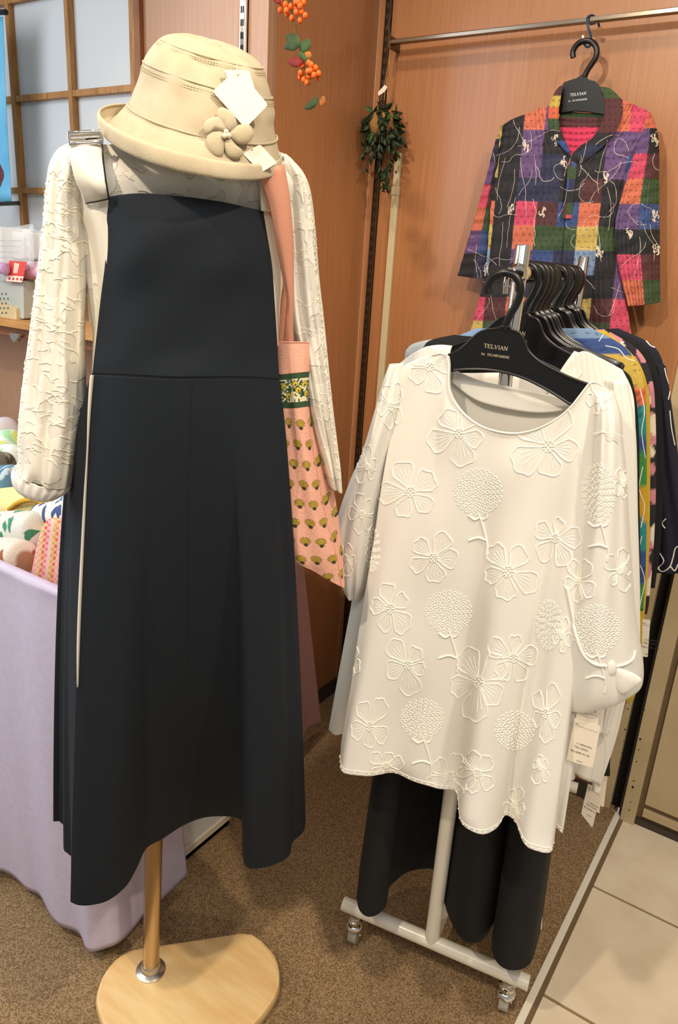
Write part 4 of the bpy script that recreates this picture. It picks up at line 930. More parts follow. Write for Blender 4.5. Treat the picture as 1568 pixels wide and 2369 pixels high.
# patchwork garment, mustard, floral, black, navy
PAL = {k: lin(v) for k, v in dict(O=(206, 100, 62), P=(204, 52, 88), U=(98, 68, 118), B=(48, 74, 128), L=(112, 140, 172), Y=(192, 164, 70), G=(56, 78, 44), K=(34, 33, 36), R=(84, 42, 44), N=(42, 44, 74), T=(40, 130, 132), E=(60, 130, 60), C=(30, 120, 90), M=(196, 150, 30)).items()}
def rows_paint(seq, y0, dy, base='K'):
    def f(px, V):
        out = np.zeros((len(px), 3)); k = np.clip(((px[:, 1]-y0)/dy).astype(int), 0, len(seq)-1)
        col = np.floor(px[:, 0]/46).astype(int)
        for i in range(len(seq)): out[k == i] = PAL[seq[i]]
        dd = (np.abs(((px[:, 0]/11) % 1)-.5)*2)**2+(np.abs(((px[:, 1]/17) % 1)-.5)*1.2)**2 < .05; out[dd] *= .45
        return out
    return f
g3 = hung('blouse', .215, [(1368, 760), (1440, 800), (1478, 850), (1491, 900), (1494, 1000), (1495, 1150), (1493, 1300), (1487, 1412)], [(1100, 760), (1020, 800), (1000, 860), (990, 950), (985, 1100), (985, 1200), (985, 1300), (985, 1380)], .02, MT['plaid'], 'colourful patchwork blouse with mustard shoulder, fourth garment on the rack', 'blouse', SG, paint=rows_paint('LBYYOTTBEEMMTTBBEE', 745, 38))
hung('blouse', .245, [(1400, 765), (1470, 830), (1498, 900), (1503, 1000), (1502, 1200), (1496, 1350), (1484, 1480), (1470, 1600), (1455, 1628)], [(1100, 770), (1040, 800), (1010, 860), (1000, 950), (990, 1100), (990, 1200), (990, 1300), (990, 1400), (990, 1400)], .016, mat('mustard_cloth', (190, 160, 44), .85, bump=(300, .3)), 'mustard yellow blouse, edge showing behind the patchwork one', 'blouse', SG)
hung('blouse', .34, [(1400, 762), (1475, 810), (1506, 870), (1515, 950), (1517, 1100), (1512, 1250), (1502, 1380), (1496, 1420)], [(1140, 770), (1080, 800), (1050, 860), (1040, 950), (1030, 1100), (1030, 1200), (1030, 1300), (1030, 1350)], .018, MT['painted'], 'black blouse with pink and cream petals print, edge visible at right', 'blouse', SG, paint=spk((34, 32, 38), [(196, 130, 140), (222, 210, 190), (196, 130, 140)], 420, 8, 11, .55), nu=90, nv=160)
hung('blouse', .40, [(1410, 762), (1490, 800), (1520, 860), (1531, 950), (1534, 1100), (1528, 1250), (1514, 1360)], [(1150, 770), (1090, 800), (1060, 860), (1050, 950), (1040, 1100), (1040, 1200), (1040, 1300)], .02, MT['blackf'], 'plain black blouse, second from the far end of the rack', 'blouse', SG)
nv_m = mat('navy_cloth', (24, 25, 42), .85, bump=(300, .2))
tn = hung('blouse', .50, [(1430, 760), (1510, 800), (1538, 860), (1550, 950), (1560, 1080), (1566, 1180), (1575, 1255), (1590, 1318)], [(1180, 770), (1120, 800), (1090, 860), (1080, 950), (1070, 1100), (1070, 1200), (1070, 1300), (1070, 1340)], .024, nv_m, 'dark navy blouse with white looping embroidery at the far end of the rack', 'blouse', SG,
   sleeve=[(1505, 830, 1540, 850), (1518, 950, 1556, 960), (1522, 1100, 1574, 1100), (1524, 1200, 1590, 1200), (1520, 1322, 1600, 1318)])
bn = bvh([o for o in tn.children if o.type == 'MESH']); L = []
for q in ([(1512, 1300), (1530, 1322), (1548, 1312), (1556, 1290), (1562, 1268), (1575, 1262)], [(1518, 1318), (1535, 1300), (1530, 1285), (1522, 1275)], [(1535, 845), (1540, 870), (1548, 900), (1545, 925)], [(1548, 950), (1552, 990), (1560, 1030)], [(1490, 785), (1505, 800), (1520, 806)], [(1540, 1200), (1532, 1210), (1538, 1222)], [(1550, 1310), (1560, 1320), (1568, 1305)]):
    L += ontube(bn, q, .0014, .5, 5, m=24)
if L: mk('embroidery', merge(L), MT['emb'], tn, kind='stuff')
b3 = bvh([o for o in g3.children if o.type == 'MESH']); L = []
for q in ([(1480, 900), (1490, 950), (1484, 1000), (1492, 1060)], [(1486, 1080), (1478, 1130), (1490, 1170), (1482, 1220)], [(1484, 1240), (1476, 1290), (1490, 1340), (1480, 1400)], [(1400, 800), (1430, 808), (1450, 830), (1474, 836)], [(1385, 790), (1400, 770), (1420, 776)]):
    L += ontube(b3, q, .0009, .5, 5, m=24)
if L: mk('embroidery', merge(L), MT['emb'], g3, kind='stuff')
# ---------------------------------------------------------------- long black skirt
zs_ = .20
bh = [(825, 2076), (832, 2105), (850, 2120), (874, 2114), (893, 2092), (896, 2058), (920, 2032), (950, 2014), (1000, 2010), (1012, 2036), (1022, 2060), (1035, 2110), (1058, 2158), (1085, 2180), (1118, 2172), (1146, 2128), (1139, 2165), (1140, 2205), (1158, 2234), (1185, 2244), (1215, 2237), (1232, 2215), (1250, 2150)]
FH = A_([atz(x, y, zs_) for x, y in bh]); nb = len(bh)
ang = np.linspace(math.pi, 2*math.pi, nb)
TP = A_([rk(.055, .150*math.cos(a), 1.02)-aR*(-.022*math.sin(a)) for a in ang])
def decR(P): return A_([(P-P0) @ eR, (P-P0) @ nR, P[:, 2]]).T
def recR(Q): return P0+Q[:, :1]*eR+Q[:, 1:2]*nR+Q[:, 2:3]*A_([0, 0, 1.0])
ts = [0, .1, .25, .4, .55, .7, .85, .98, 1.0]
sk2 = T('skirt', rk(.05, 0, .2), 'long black flared skirt with rounded folds under the front blouse', 'skirt')
Gf = sheet(flare(TP, FH, ts, .62, 1.15, decR, recR), RP(0), 240, 110, world=True)
mk('front_panel', grid(Gf), MT['blackf'], sk2, solid=.002)
BK = A_([FH[-1], rk(.12, .165, zs_), rk(.20, .14, zs_), rk(.22, .06, zs_), rk(.18, -.04, zs_), rk(.20, -.13, zs_), rk(.08, -.19, zs_), FH[0]])
TB = A_([TP[-1]]+[rk(.055+.02*math.sin(a), .150*math.cos(a), 1.02) for a in np.linspace(.4, math.pi-.4, 6)]+[TP[0]])
mk('back_panel', grid(sheet(flare(TB, BK, ts, .62, 1.15, decR, recR), RP(0), 120, 60, world=True)), MT['blackf'], sk2, solid=.002)
mk('hem_facing', grid(sheet([[(1240, 2040, .0), (1246, 2040, .0)], [(1240, 2075, .0), (1250, 2065, .0)], [(1240, 2110, .0), (1254, 2110, .0)], [(1243, 2152, .0), (1253, 2150, .0)]], RP(.03), 6, 20)), MT['wht'], sk2, solid=.001)
# ================================================================ FRONT WHITE EMBROIDERED BLOUSE
fb = T('blouse', at(1150, 1750, pH), 'white sheer blouse embroidered with large flowers, frontmost on the rack', 'blouse', SG)
tp_ = [(926, 852, .004), (978, 828, .010), (1034, 822, .012), (1039, 900, .018), (1064, 948, .02), (1105, 982, .022), (1150, 998, .024), (1195, 1002, .024), (1242, 992, .024), (1285, 970, .022), (1318, 943, .020), (1346, 908, .016), (1368, 884, .012), (1396, 894, .010), (1424, 930, .006), (1440, 990, .0)]
hb = [(785, 1755), (800, 1783), (850, 1798), (905, 1795), (960, 1803), (1012, 1820), (1050, 1838), (1064, 1898), (1108, 1920), (1150, 1914), (1166, 1893), (1195, 1900), (1225, 1950), (1272, 1978), (1281, 1920), (1305, 1914)]
zb_ = .565
TPf = A_([pt(c, pH) for c in tp_]); HBf = A_([atz(x, y, zb_) for x, y in hb])
def res(P, k): return cr(P, k)
TPf = res(TPf, 46); HBf = res(HBf, 46)
ts = [0, .06, .15, .28, .42, .56, .7, .84, .95, 1.0]
foldf = lambda u, v: .011*np.clip(v-.08, 0, 1)*1.4*np.sin(u*26+1.4*np.sin(v*3.0))*(.5+.5*u)+.0016*np.sin(u*60+v*5)*v+.0022*np.sin(v*24+u*9)*np.sin(u*13+2)
Gf = sheet(flare(TPf, HBf, ts, .92, 1.25, decR, recR), pH, 260, 260, foldf, world=True)
nvr = int(260*.955)
fr = mk('front_panel', grid(Gf), MT['sheer'], fb, solid=.0006)
lnG = Gf[:int(260*.915), 3:-3]-nR*.006
mk('lining', grid(lnG), MT['line'], fb, solid=.0006)
# back panel, higher neck
bt = [(932, 846, -.012), (980, 826, -.014), (1036, 824, -.016), (1060, 862, -.022), (1110, 884, -.03), (1170, 896, -.034), (1230, 908, -.034), (1290, 922, -.03), (1330, 930, -.022), (1370, 886, -.014), (1400, 896, -.012), (1430, 940, -.012)]
bhm = [(760, 1690), (770, 1700), (795, 1698)]
BT = res(A_([pt(c, pH) for c in bt]), 30)
HB2 = A_([atz(760, 1688, zb_), atz(774, 1700, zb_), atz(797, 1697, zb_), rk(.06, -.12, zb_), rk(.05, 0, zb_), rk(.06, .1, zb_), rk(.055, .17, zb_), atz(1300, 1872, zb_)]); HB2 = res(HB2, 30)
mk('back_panel', grid(sheet(flare(BT, HB2, ts, .8, 1.2, decR, recR), pH, 120, 120, world=True)), MT['line'], fb, solid=.0008)
mk('neck_facing', grid(sheet([[(1052, 856, -.016), (1110, 880, -.026), (1170, 893, -.030), (1230, 905, -.030), (1290, 918, -.026), (1334, 928, -.018)], [(1045, 885, -.014), (1100, 925, -.020), (1170, 945, -.024), (1240, 955, -.024), (1300, 950, -.020), (1340, 935, -.014)]], pH, 40, 12)), MT['line'], fb, solid=.001)
sLr = [(902, 842, 934, 842, .014, .012), (886, 890, 932, 900, .026, .02), (868, 960, 918, 975, .034, .026), (845, 1040, 898, 1060, .038, .03), (815, 1110, 885, 1135, .040, .03), (790, 1185, 872, 1210, .042, .03), (784, 1250, 862, 1275, .042, .03), (792, 1320, 852, 1345, .036, .026), (808, 1370, 834, 1388, .022, .018)]
f2 = lambda t, v: .0035*math.sin(4*t+6*v)+.002*math.sin(9*t-7*v)
s3 = mk('sleeve', grid(loft(sLr, pH, 90, 110, fold=f2), cu=True), MT['sheer'], fb, solid=.0007)
sRr = [(1378, 905, 1418, 905, .016, .012), (1376, 960, 1436, 958, .034, .02), (1373, 1010, 1441, 1020, .042, .02), (1366, 1090, 1448, 1090, .048, .02), (1350, 1190, 1454, 1190, .052, .02), (1334, 1290, 1460, 1290, .056, .02), (1318, 1360, 1464, 1350, .060, .02), (1296, 1440, 1473, 1440, .064, .02), (1276, 1530, 1486, 1520, .066, .02), (1268, 1580, 1488, 1566, .064, .02), (1262, 1618, 1480, 1590, .056, .02), (1268, 1628, 1450, 1600, .045, .02)]
s4 = mk('sleeve', grid(loft(sRr, pH, 120, 150, fold=lambda t, v: .004*math.sin(4*t+3*v)+.002*math.sin(9*t-7*v)), cu=True), MT['sheer'], fb, solid=.0007)
inner = [(a+4, b, c-4, d, e*.8, f*.8) for a, b, c, d, e, f in sRr[:9]]
mk('sleeve_lining', grid(loft(inner, pH, 60, 60), cu=True), MT['line'], fb, solid=.0006)
mk('shoulder_seam', tube([at(x, y, pH, d) for x, y, d in ((1372, 1003, .035), (1390, 1000, .045), (1415, 1002, .045), (1441, 1010, .03))], .0007, 6), MT['emb'], fb)
# knotted cuff
pk = PL(at(1405, 1545, pH, .062), nR)
kn = mk('cuff_knot', puff([(1390, 1530), (1410, 1524), (1424, 1535), (1424, 1556), (1408, 1566), (1392, 1556)], pk, -.004, .006), MT['wht'], fb)
mk('knot_end', puff([(1418, 1545), (1440, 1548), (1470, 1560), (1484, 1575), (1466, 1592), (1440, 1606), (1420, 1585)], pk, -.008, .005), MT['wht'], fb)
mk('knot_end', puff([(1330, 1545), (1360, 1552), (1395, 1552), (1398, 1575), (1370, 1600), (1330, 1618), (1290, 1612), (1300, 1575)], pk, -.014, .006), MT['wht'], fb)
BB = bvh([fr, s3, s4])
mk('cuff_band', merge(ontube(BB, [(1312, 1360), (1322, 1410), (1334, 1470), (1350, 1512), (1375, 1535), (1400, 1540)], .0026, .6, 8, m=50)+ontube(BB, [(1420, 1542), (1445, 1536), (1462, 1524), (1468, 1505)], .0022, .6, 8, m=30)), MT['wht'], fb)
mk('neckline_binding', tube(TPf[4:40]+nR*.001, .0013, 6), MT['emb'], fb)
mk('hem_stitch', tube([p+nR*.0008 for p in Gf[252][::4]], .0008, 5), MT['emb'], fb)
FL = [(995, 848, 62, 0, 1), (903, 940, 62, .4, .5), (1062, 1002, 68, .2, 1), (1268, 1032, 82, .1, 1), (950, 1138, 70, .5, 1), (1285, 1245, 66, .9, .8), (1002, 1290, 62, .1, 1), (1176, 1322, 78, .3, .9), (903, 1408, 70, .6, .8), (943, 1538, 62, .2, .9), (1108, 1578, 80, .4, .85), (1187, 1522, 66, .8, .8), (855, 1680, 66, .3, .75), (893, 1770, 42, .9, 1), (1042, 1795, 58, .1, .9), (1104, 1788, 58, .5, .85), (1262, 1650, 70, .2, .6), (1192, 1862, 52, .3, .6), (1250, 1775, 40, .7, .6), (1385, 925, 45, .5, .6), (1338, 1345, 52, .3, .7), (1432, 1320, 46, .9, .7), (1300, 1470, 50, .2, .5), (836, 1190, 56, .5, .6), (800, 1290, 46, .1, .6), (850, 1080, 44, .8, .6), (812, 1530, 50, .3, .5), (1440, 1120, 40, .2, .5)]
MD = [(1106, 1138, 52, 50), (1037, 1415, 51, 45), (976, 1662, 46, 42), (1190, 1690, 42, 42), (1384, 1140, 36, 64), (1378, 1455, 52, 52), (1270, 1445, 28, 54), (862, 1272, 16, 48)]
rsF = np.random.RandomState(21)
for cx, cy, r, ph, sx in FL:
    L = []; npet = 5; a0 = ph*1.3
    for k in range(npet):
        a = a0+k*2*math.pi/npet+rsF.uniform(-.12, .12); Lg = r*rsF.uniform(.70, 1.15); w = .66*rsF.uniform(.85, 1.12); pts = []
        nr = rsF.randint(3, 6)
        for j in range(27):
            q = j/26; an = a+w*math.cos(math.pi*q)*(-1)*(.55+.45*math.sin(math.pi*q)**.5); rd = r*.17+(Lg-r*.17)*math.sin(math.pi*q)**.55+r*.035*math.sin(q*math.pi*2*nr)
            pts.append((cx+sx*rd*math.cos(an), cy+rd*math.sin(an)))
        L += ontube(BB, pts, .00105, .6, 5)
        for j in range(6):
            an = a+(j-2.5)*w*.27; r1 = Lg*(.80-.06*abs(j-2.5)); L += ontube(BB, [(cx+sx*rr*math.cos(an), cy+rr*math.sin(an)) for rr in np.linspace(r*.18, r1, 6)], .0006, .6, 4)
    for rr, nn in ((r*.07, 4), (r*.15, 10)):
        for j in range(nn):
            an = j*2*math.pi/nn; p, n_ = hit(BB, cx+sx*rr*math.cos(an), cy+rr*math.sin(an))
            if p is not None: L.append(ball(p+n_*.0008, .0019, 6, 5))
    if L: mk('embroidered_flower', merge(L), MT['emb'], fb)
for cx, cy, rx, ry in MD:
    L = []
    for q in (.0, .22, .42, .62, .81, 1.0):
        n_ = max(1, int(2*math.pi*q*(rx+ry)/2/11.6))
        for j in range(n_):
            an = 2*math.pi*(j+.5*(q*10 % 2))/n_; x = cx+rx*q*math.cos(an); y = cy+ry*q*math.sin(an)
            rr = 3.9; sq_ = min(1, rx/ry*1.1)
            L += ontube(BB, [(x+rr*sq_*math.cos(b), y+rr*math.sin(b)) for b in np.linspace(0, 2*math.pi, 8)], .0009, .6, 4)
    if rx > 30 and cy < 1680:
        L += ontube(BB, [(cx+2, cy+ry), (cx+12, cy+ry+30), (cx+22, cy+ry+70), (cx+20, cy+ry+95)], .0015, .6, 5, m=20)
        L += ontube(BB, [(cx-22, cy+ry+4), (cx-8, cy+ry+14), (cx+4, cy+ry+8)], .0018, .6, 5, m=10)+ontube(BB, [(cx+10, cy+ry+14), (cx+20, cy+ry+10), (cx+22, cy+ry+2)], .0014, .6, 5, m=10)
        L += ontube(BB, [(cx-22, cy+ry+62), (cx, cy+ry+56), (cx+20, cy+ry+62)], .0018, .6, 5, m=14)
    if L: mk('embroidered_medallion', merge(L), MT['emb'], fb)
# eyelet holes along the hem lobes
L = []
for j in range(0, 260, 5):
    p = Gf[256, j]; L.append(ball(p+nR*.001, .0018, 6, 5))
mk('hem_scallop', merge(L), MT['emb'], fb, kind='stuff')
# ---------------------------------------------------------------- swing tags
def txt(s, org, ex, ez, nrm, h, m, par, name='print'):
    cu = bpy.data.curves.new('t', 'FONT'); cu.body = s; cu.size = h*1.02; cu.resolution_u = 2
    o = bpy.data.objects.new('t', cu); COL.objects.link(o); bpy.context.view_layer.update()
    me = bpy.data.meshes.new_from_object(o.evaluated_get(bpy.context.evaluated_depsgraph_get()))
    V = A_([org+ex*v.co.x+ez*v.co.y+nrm*.0003 for v in me.vertices]) if len(me.vertices) else None
    Fc = [tuple(p.vertices) for p in me.polygons]; bpy.data.objects.remove(o); bpy.data.curves.remove(cu)
    return (V, Fc) if V is not None and len(Fc) else None
def swing(poly, pl, d, lab, full=True):
    c = at(*A_(poly, float).mean(0), pl, d)
    t = T('price_tag', c, lab, 'tag', 'paper swing tags at the rack')
    mk('card', prism(rounded(poly, 2, 2), pl, d-.0005, d), MT['card'], t, smooth=False)
    q = [at(x, y, pl, d) for x, y in poly]; ex = (q[1]-q[0]); wdt = np.linalg.norm(ex); ex = ex/wdt; ez = (q[0]-q[3]); hgt = np.linalg.norm(ez); ez /= hgt
    o = q[3]; L = []
    def line(f0, f1, g, th=.0004): a = o+ex*wdt*f0+ez*hgt*g+pl[1]*.0003; b = o+ex*wdt*f1+ez*hgt*g+pl[1]*.0003; L.append(([a, b, b+ez*th, a+ez*th], [(0, 1, 2, 3)]))
    line(.05, .95, .84)
    if full:
        for s_, fx, fz, h in (('No.', .06, .87, .0042), ('小川峰株式会社', .22, .44, .0036), ('TELVIAN', .18, .345, .0055), ('税込価格 ¥4,180', .08, .24, .0042), ('AL051', .38, .055, .0036)):
            r = txt(s_, o+ex*wdt*fx+ez*hgt*fz, ex, ez, pl[1], h, None, None)
            if r: L.append(r)
    mk('print', merge(L), MT['ink'], t, smooth=False); return t
pT = PL(at(1350, 1700, pH, .05), nR)
swing([(1335, 1640), (1386, 1650), (1380, 1690), (1330, 1680)], pT, -.004, 'white paper tag partly hidden behind the printed price tag', False)
tA = swing([(1329, 1660), (1389, 1680), (1371, 1776), (1310, 1758)], pT, 0, 'printed white price tag hanging below the front blouse sleeve')
mk('string', tube(cr([at(x, y, pT, -.002) for x, y in ((1358, 1672), (1360, 1645), (1362, 1610))], 10), .0004, 5), MT['card'], tA)
pT2 = RP(.13)
swing([(1360, 1812), (1392, 1830), (1370, 1915), (1344, 1882)], pT2, .02, 'tilted printed tag hanging lowest beside the rear caster')
swing([(1380, 1790), (1397, 1798), (1386, 1882), (1370, 1870)], pT2, .014, 'narrow tag between the tilted tag and the black garment', False)
swing([(1388, 1785), (1405, 1797), (1396, 1868), (1380, 1858)], pT2, .008, 'rearmost rounded tag of the three near the rear caster', False)
swing([(1486, 1432), (1504, 1434), (1498, 1520), (1484, 1518)], RP(.2), .0, 'white tag at the right edge beside the knotted sleeve')
# ================================================================ WALL: rod, hook, hanger, patchwork shirt
zR1 = 1.992; yR1 = 1.885
rod0 = at(903, 107, yp(YW-.004)); rodL = at(920, 106, yp(yR1)); rodR = at(1568, 13, yp(yR1))
zrod = (rodL[2]+rodR[2])/2
rd = T('hanging_rod', (rodL[0], yR1, zrod), 'chrome hanging rod running along the back wall', 'rod')
mk('bar', bx((rodL[0]-.02, yR1-.008, zrod-.0055), (.05, yR1+.008, zrod+.0055)), mat('rod_steel', (150, 136, 120), .22, 1), rd, smooth=False, bevel=.002)
for X in (rodL[0]-.022,): mk('bracket', bx((X-.003, yR1-.01, zrod-.014), (X+.003, YW-.002, zrod+.014)), MT['railm'], rd, smooth=False)
mk('bracket', bx((-.33, yR1-.003, zrod-.009), (-.325, YW-.001, zrod+.009)), MT['railm'], rd, smooth=False)
mk('peg', tube([at(1366, 54, yp(yR1-.01)), at(1376, 52, yp(yR1-.02))], .004, 8), MT['dark'], rd)
yS = 1.868; pS = yp(yS)
shk = T('wire_hook', at(1360, 60, pS), 'blue coated S-shaped wire hook on the hanging rod', 'hook')
hp_ = cr([A_(at(x, y, pS))+A_([0, d, 0]) for x, y, d in ((1376, 52, .034), (1371, 36, .03), (1364, 30, .018), (1358, 42, .0), (1361, 62, -.004), (1366, 82, 0), (1364, 102, .006), (1356, 107, .006), (1350, 100, .002), (1348, 82, 0))], 60)
mk('wire', tube(hp_, .0024, 10), MT['blue'], shk); mk('tip', tube(hp_[52:], .0029, 10), MT['card'], shk)
hw = T('clothes_hanger', at(1365, 100, pS), 'black hanger with silver lettering holding the patchwork shirt on the wall', 'hanger')
o3 = [(1300, 204), (1306, 192), (1322, 186), (1336, 182), (1344, 176), (1352, 174), (1364, 186), (1376, 188), (1388, 200), (1396, 222), (1400, 262), (1360, 262), (1330, 258), (1294, 264), (1292, 240)]
o3l = [(1180, 290), (1240, 262), (1294, 238)]+o3[:9]+[(1396, 222), (1440, 262), (1500, 290), (1480, 300), (1420, 276)]+[(1398, 266), (1360, 260), (1330, 258), (1300, 262), (1240, 280), (1190, 300)]
mk('body', prism(o3l, pS, -.004, .003), MT['black'], hw, smooth=False, bevel=.001)
hk2 = cr([at(x, y, pS) for x, y in ((1326, 133), (1325, 120), (1334, 104), (1350, 95), (1368, 97), (1379, 110), (1379, 130), (1370, 146), (1359, 162), (1352, 178))], 40)
mk('hook', tube(hk2, .0062, 12), MT['black'], hw)
e1 = A_([1.0, 0, 0]); r_ = math.radians(3)
oo = at(1318, 223, pS, .0038); w1, l1 = word('TELVIAN', oo, e1*math.cos(r_)-zz*math.sin(-r_), zz, pS[1], .0145, .17, .12)
w1 = sc1(w1, oo, (at(1357, 220, pS)-oo)[0]/l1)
oo2 = at(1314, 236, pS, .0038); w2, l2 = word('by OGAWAMINE', oo2, e1*math.cos(r_)+zz*math.sin(r_), zz, pS[1], .009, .18, .13); w2 = sc1(w2, oo2, (at(1359, 233, pS)-oo2)[0]/l2)
mk('lettering', merge([w1, w2]), MT['silver'], hw, smooth=False)
sw = T('shirt', at(1330, 760, pS), 'colourful patchwork shirt with squiggle stitching hanging on the back wall', 'shirt')
GRID = [  # rows of colour letters across the body, columns of about 49 px
 'BKOUKKOPB', 'YKUKKKUUB', 'YKUNKKUBB', 'KKNNKRKUK', 'OKPRBOKPK', 'YKOGGYGOG', 'LKUBNLKUK', 'KKNKKKKUN', 'PRORGYRPR', 'YGOGPOGPY', 'BBKGPGGYK', 'BNKKPRKPB']
def patch(px, V, skx=.10, x0=1118, y0=246, w=49, h=55.5):
    X = (px[:, 0]-x0+(px[:, 1]-y0)*skx)/w; Y = (px[:, 1]-y0-(px[:, 0]-1300)*.02)/h
    r = np.clip(np.floor(Y).astype(int), 0, len(GRID)-1); c = np.clip(np.floor(X).astype(int), 0, 8); out = np.zeros((len(px), 3))
    for i in range(len(GRID)):
        for j in range(9): out[(r == i) & (c == j)] = PAL[GRID[i][j]]
    u = X*3.2; v = Y*4.0; cu = (u+.5*(np.floor(v) % 2)) % 1-.5; cv = v % 1-.5
    d = (cu/.24)**2+(cv/.15)**2 < 1; out[d] *= .55
    out = out*.78+out.mean(1)[:, None]*.12
    return out
def plaidsheet(name, rows, nu, nv, disp, shift=0, **k):
    G = sheet(rows, pS, nu, nv, disp); P = G.reshape(-1, 3); px = A_([proj(p) for p in P]); px[:, 0] += shift
    return mk(name, grid(G), MT['plaid'], sw, col=patch(px, P, **k), solid=.0012), G
dsp = lambda u, v: .0035*np.sin(u*9+v*2)+.0012*np.sin(v*90+u*5)+.0008*np.sin(u*70+v*13)
bodyL = [[(1166, 288, .004), (1200, 270, .012), (1240, 254, .014), (1270, 244, .016)], [(1158, 310, .008), (1205, 310, .020), (1250, 312, .022), (1290, 300, .020)], [(1152, 360, .012), (1210, 362, .026), (1262, 365, .028), (1318, 362, .024)], [(1139, 440, .014), (1200, 445, .028), (1260, 448, .03), (1312, 445, .026)], [(1132, 540, .016), (1190, 545, .03), (1250, 548, .03), (1304, 548, .028)], [(1122, 640, .016), (1180, 642, .03), (1240, 645, .03), (1298, 645, .028)], [(1098, 730, .018), (1165, 732, .032), (1230, 735, .03), (1294, 738, .028)], [(1082, 800, .018), (1150, 800, .032), (1225, 805, .03), (1292, 805, .028)]]
bodyR = [[(1440, 232, .016), (1462, 240, .016), (1484, 250, .012), (1506, 262, .004)], [(1392, 302, .020), (1425, 306, .024), (1460, 308, .02), (1500, 305, .008)], [(1320, 362, .026), (1370, 365, .03), (1425, 366, .028), (1478, 360, .010)], [(1314, 445, .028), (1360, 448, .032), (1405, 448, .03), (1448, 445, .012)], [(1306, 548, .030), (1350, 548, .034), (1390, 548, .03), (1424, 545, .012)], [(1300, 645, .030), (1350, 648, .034), (1395, 650, .03), (1437, 648, .012)], [(1295, 738, .030), (1350, 742, .034), (1405, 745, .03), (1455, 745, .012)], [(1293, 805, .030), (1350, 808, .034), (1410, 810, .03), (1462, 812, .012)]]
o1, _ = plaidsheet('front_left', bodyL, 150, 260, dsp)
o2, _ = plaidsheet('front_right', bodyR, 130, 260, dsp)
slL = [[(1163, 292, .002), (1152, 330, .010), (1150, 360, .012)], [(1146, 330, -.004), (1148, 370, .012), (1145, 420, .012)], [(1126, 410, -.004), (1134, 440, .014), (1139, 470, .008)], [(1103, 490, -.004), (1118, 500, .014), (1134, 520, .006)], [(1082, 560, -.004), (1106, 570, .014), (1130, 580, .006)], [(1062, 636, -.002), (1094, 642, .016), (1127, 644, .008)]]
slL = [[(1160, 290, .0), (1163, 288, .006), (1168, 290, .006)], [(1143, 340, -.004), (1152, 345, .014), (1160, 350, .010)], [(1126, 410, -.004), (1136, 415, .018), (1147, 420, .010)], [(1104, 490, -.004), (1120, 498, .018), (1137, 505, .010)], [(1082, 562, -.004), (1106, 570, .018), (1131, 578, .010)], [(1060, 638, -.002), (1092, 643, .020), (1127, 644, .012)]]
o3_, _ = plaidsheet('sleeve', slL, 60, 180, dsp, shift=14, skx=.22)
slR = [[(1498, 262, .006), (1504, 264, .008), (1510, 268, .0)], [(1474, 330, .012), (1500, 325, .022), (1522, 320, -.004)], [(1448, 420, .014), (1486, 412, .028), (1524, 405, -.004)], [(1424, 520, .016), (1475, 505, .030), (1524, 495, -.004)], [(1430, 610, .016), (1480, 600, .030), (1525, 590, -.004)], [(1454, 709, .014), (1490, 706, .028), (1527, 699, -.002)]]
o4, _ = plaidsheet('sleeve', slR, 90, 220, dsp, shift=-4, skx=-.02)
bkn = [[(1296, 255, -.006), (1345, 262, -.008), (1398, 262, -.006)], [(1290, 300, .0), (1345, 305, -.002), (1400, 300, .0)], [(1300, 345, .008), (1335, 350, .004), (1375, 335, .008)], [(1316, 372, .014), (1328, 374, .012), (1345, 368, .014)]]
bp_, _ = plaidsheet('back_yoke', bkn, 60, 80, lambda u, v: .001*np.sin(v*60), shift=-100)
clL = [[(1302, 196, .012), (1290, 204, .016), (1277, 226, .016)], [(1296, 232, .018), (1284, 244, .024), (1268, 262, .022)], [(1292, 262, .022), (1284, 285, .030), (1272, 310, .028)], [(1296, 300, .026), (1294, 318, .032), (1290, 330, .032)], [(1316, 345, .028), (1318, 355, .032), (1322, 366, .030)]]
clR = [[(1388, 200, .012), (1412, 206, .016), (1440, 232, .018)], [(1398, 235, .018), (1424, 250, .026), (1440, 262, .024)], [(1396, 270, .024), (1414, 285, .032), (1428, 296, .030)], [(1372, 318, .028), (1384, 330, .034), (1398, 336, .032)], [(1330, 362, .030), (1334, 370, .034), (1342, 382, .032)]]
o5, _ = plaidsheet('collar', clL, 36, 70, lambda u, v: 0*u, shift=60)
o6, _ = plaidsheet('collar', clR, 36, 70, lambda u, v: 0*u, shift=-180)
plk = [[(1312, 370, .034), (1326, 374, .036), (1334, 380, .034)], [(1310, 430, .036), (1320, 432, .038), (1330, 434, .036)], [(1298, 505, .036), (1310, 506, .038), (1322, 506, .036)]]
o7, _ = plaidsheet('placket', plk, 14, 60, lambda u, v: 0*u, shift=-20, h=28)
BW = bvh([o1, o2, o3_, o4, o5, o6, o7]); L = []
rs = np.random.RandomState(33)
def inb(x, y): return True
tn_ = lin((214, 190, 180))
for k in range(64):
    x = rs.uniform(1085, 1520); y = rs.uniform(255, 700); a = rs.uniform(0, 6.28); pts = [(x, y)]; cv = rs.uniform(-.25, .25)
    if k < 26: a = math.pi/2+rs.uniform(-.2, .2); cv = rs.uniform(-.04, .04)
    for j in range(rs.randint(10, 22)):
        a += cv+rs.uniform(-.45, .45)*(1 if k >= 26 else .35); x += 6*math.cos(a); y += 6*math.sin(a); pts.append((x, y))
        if rs.rand() < .08: cv = -cv
    L += ontube(BW, pts, .0006, .7, 4, m=len(pts)*2)
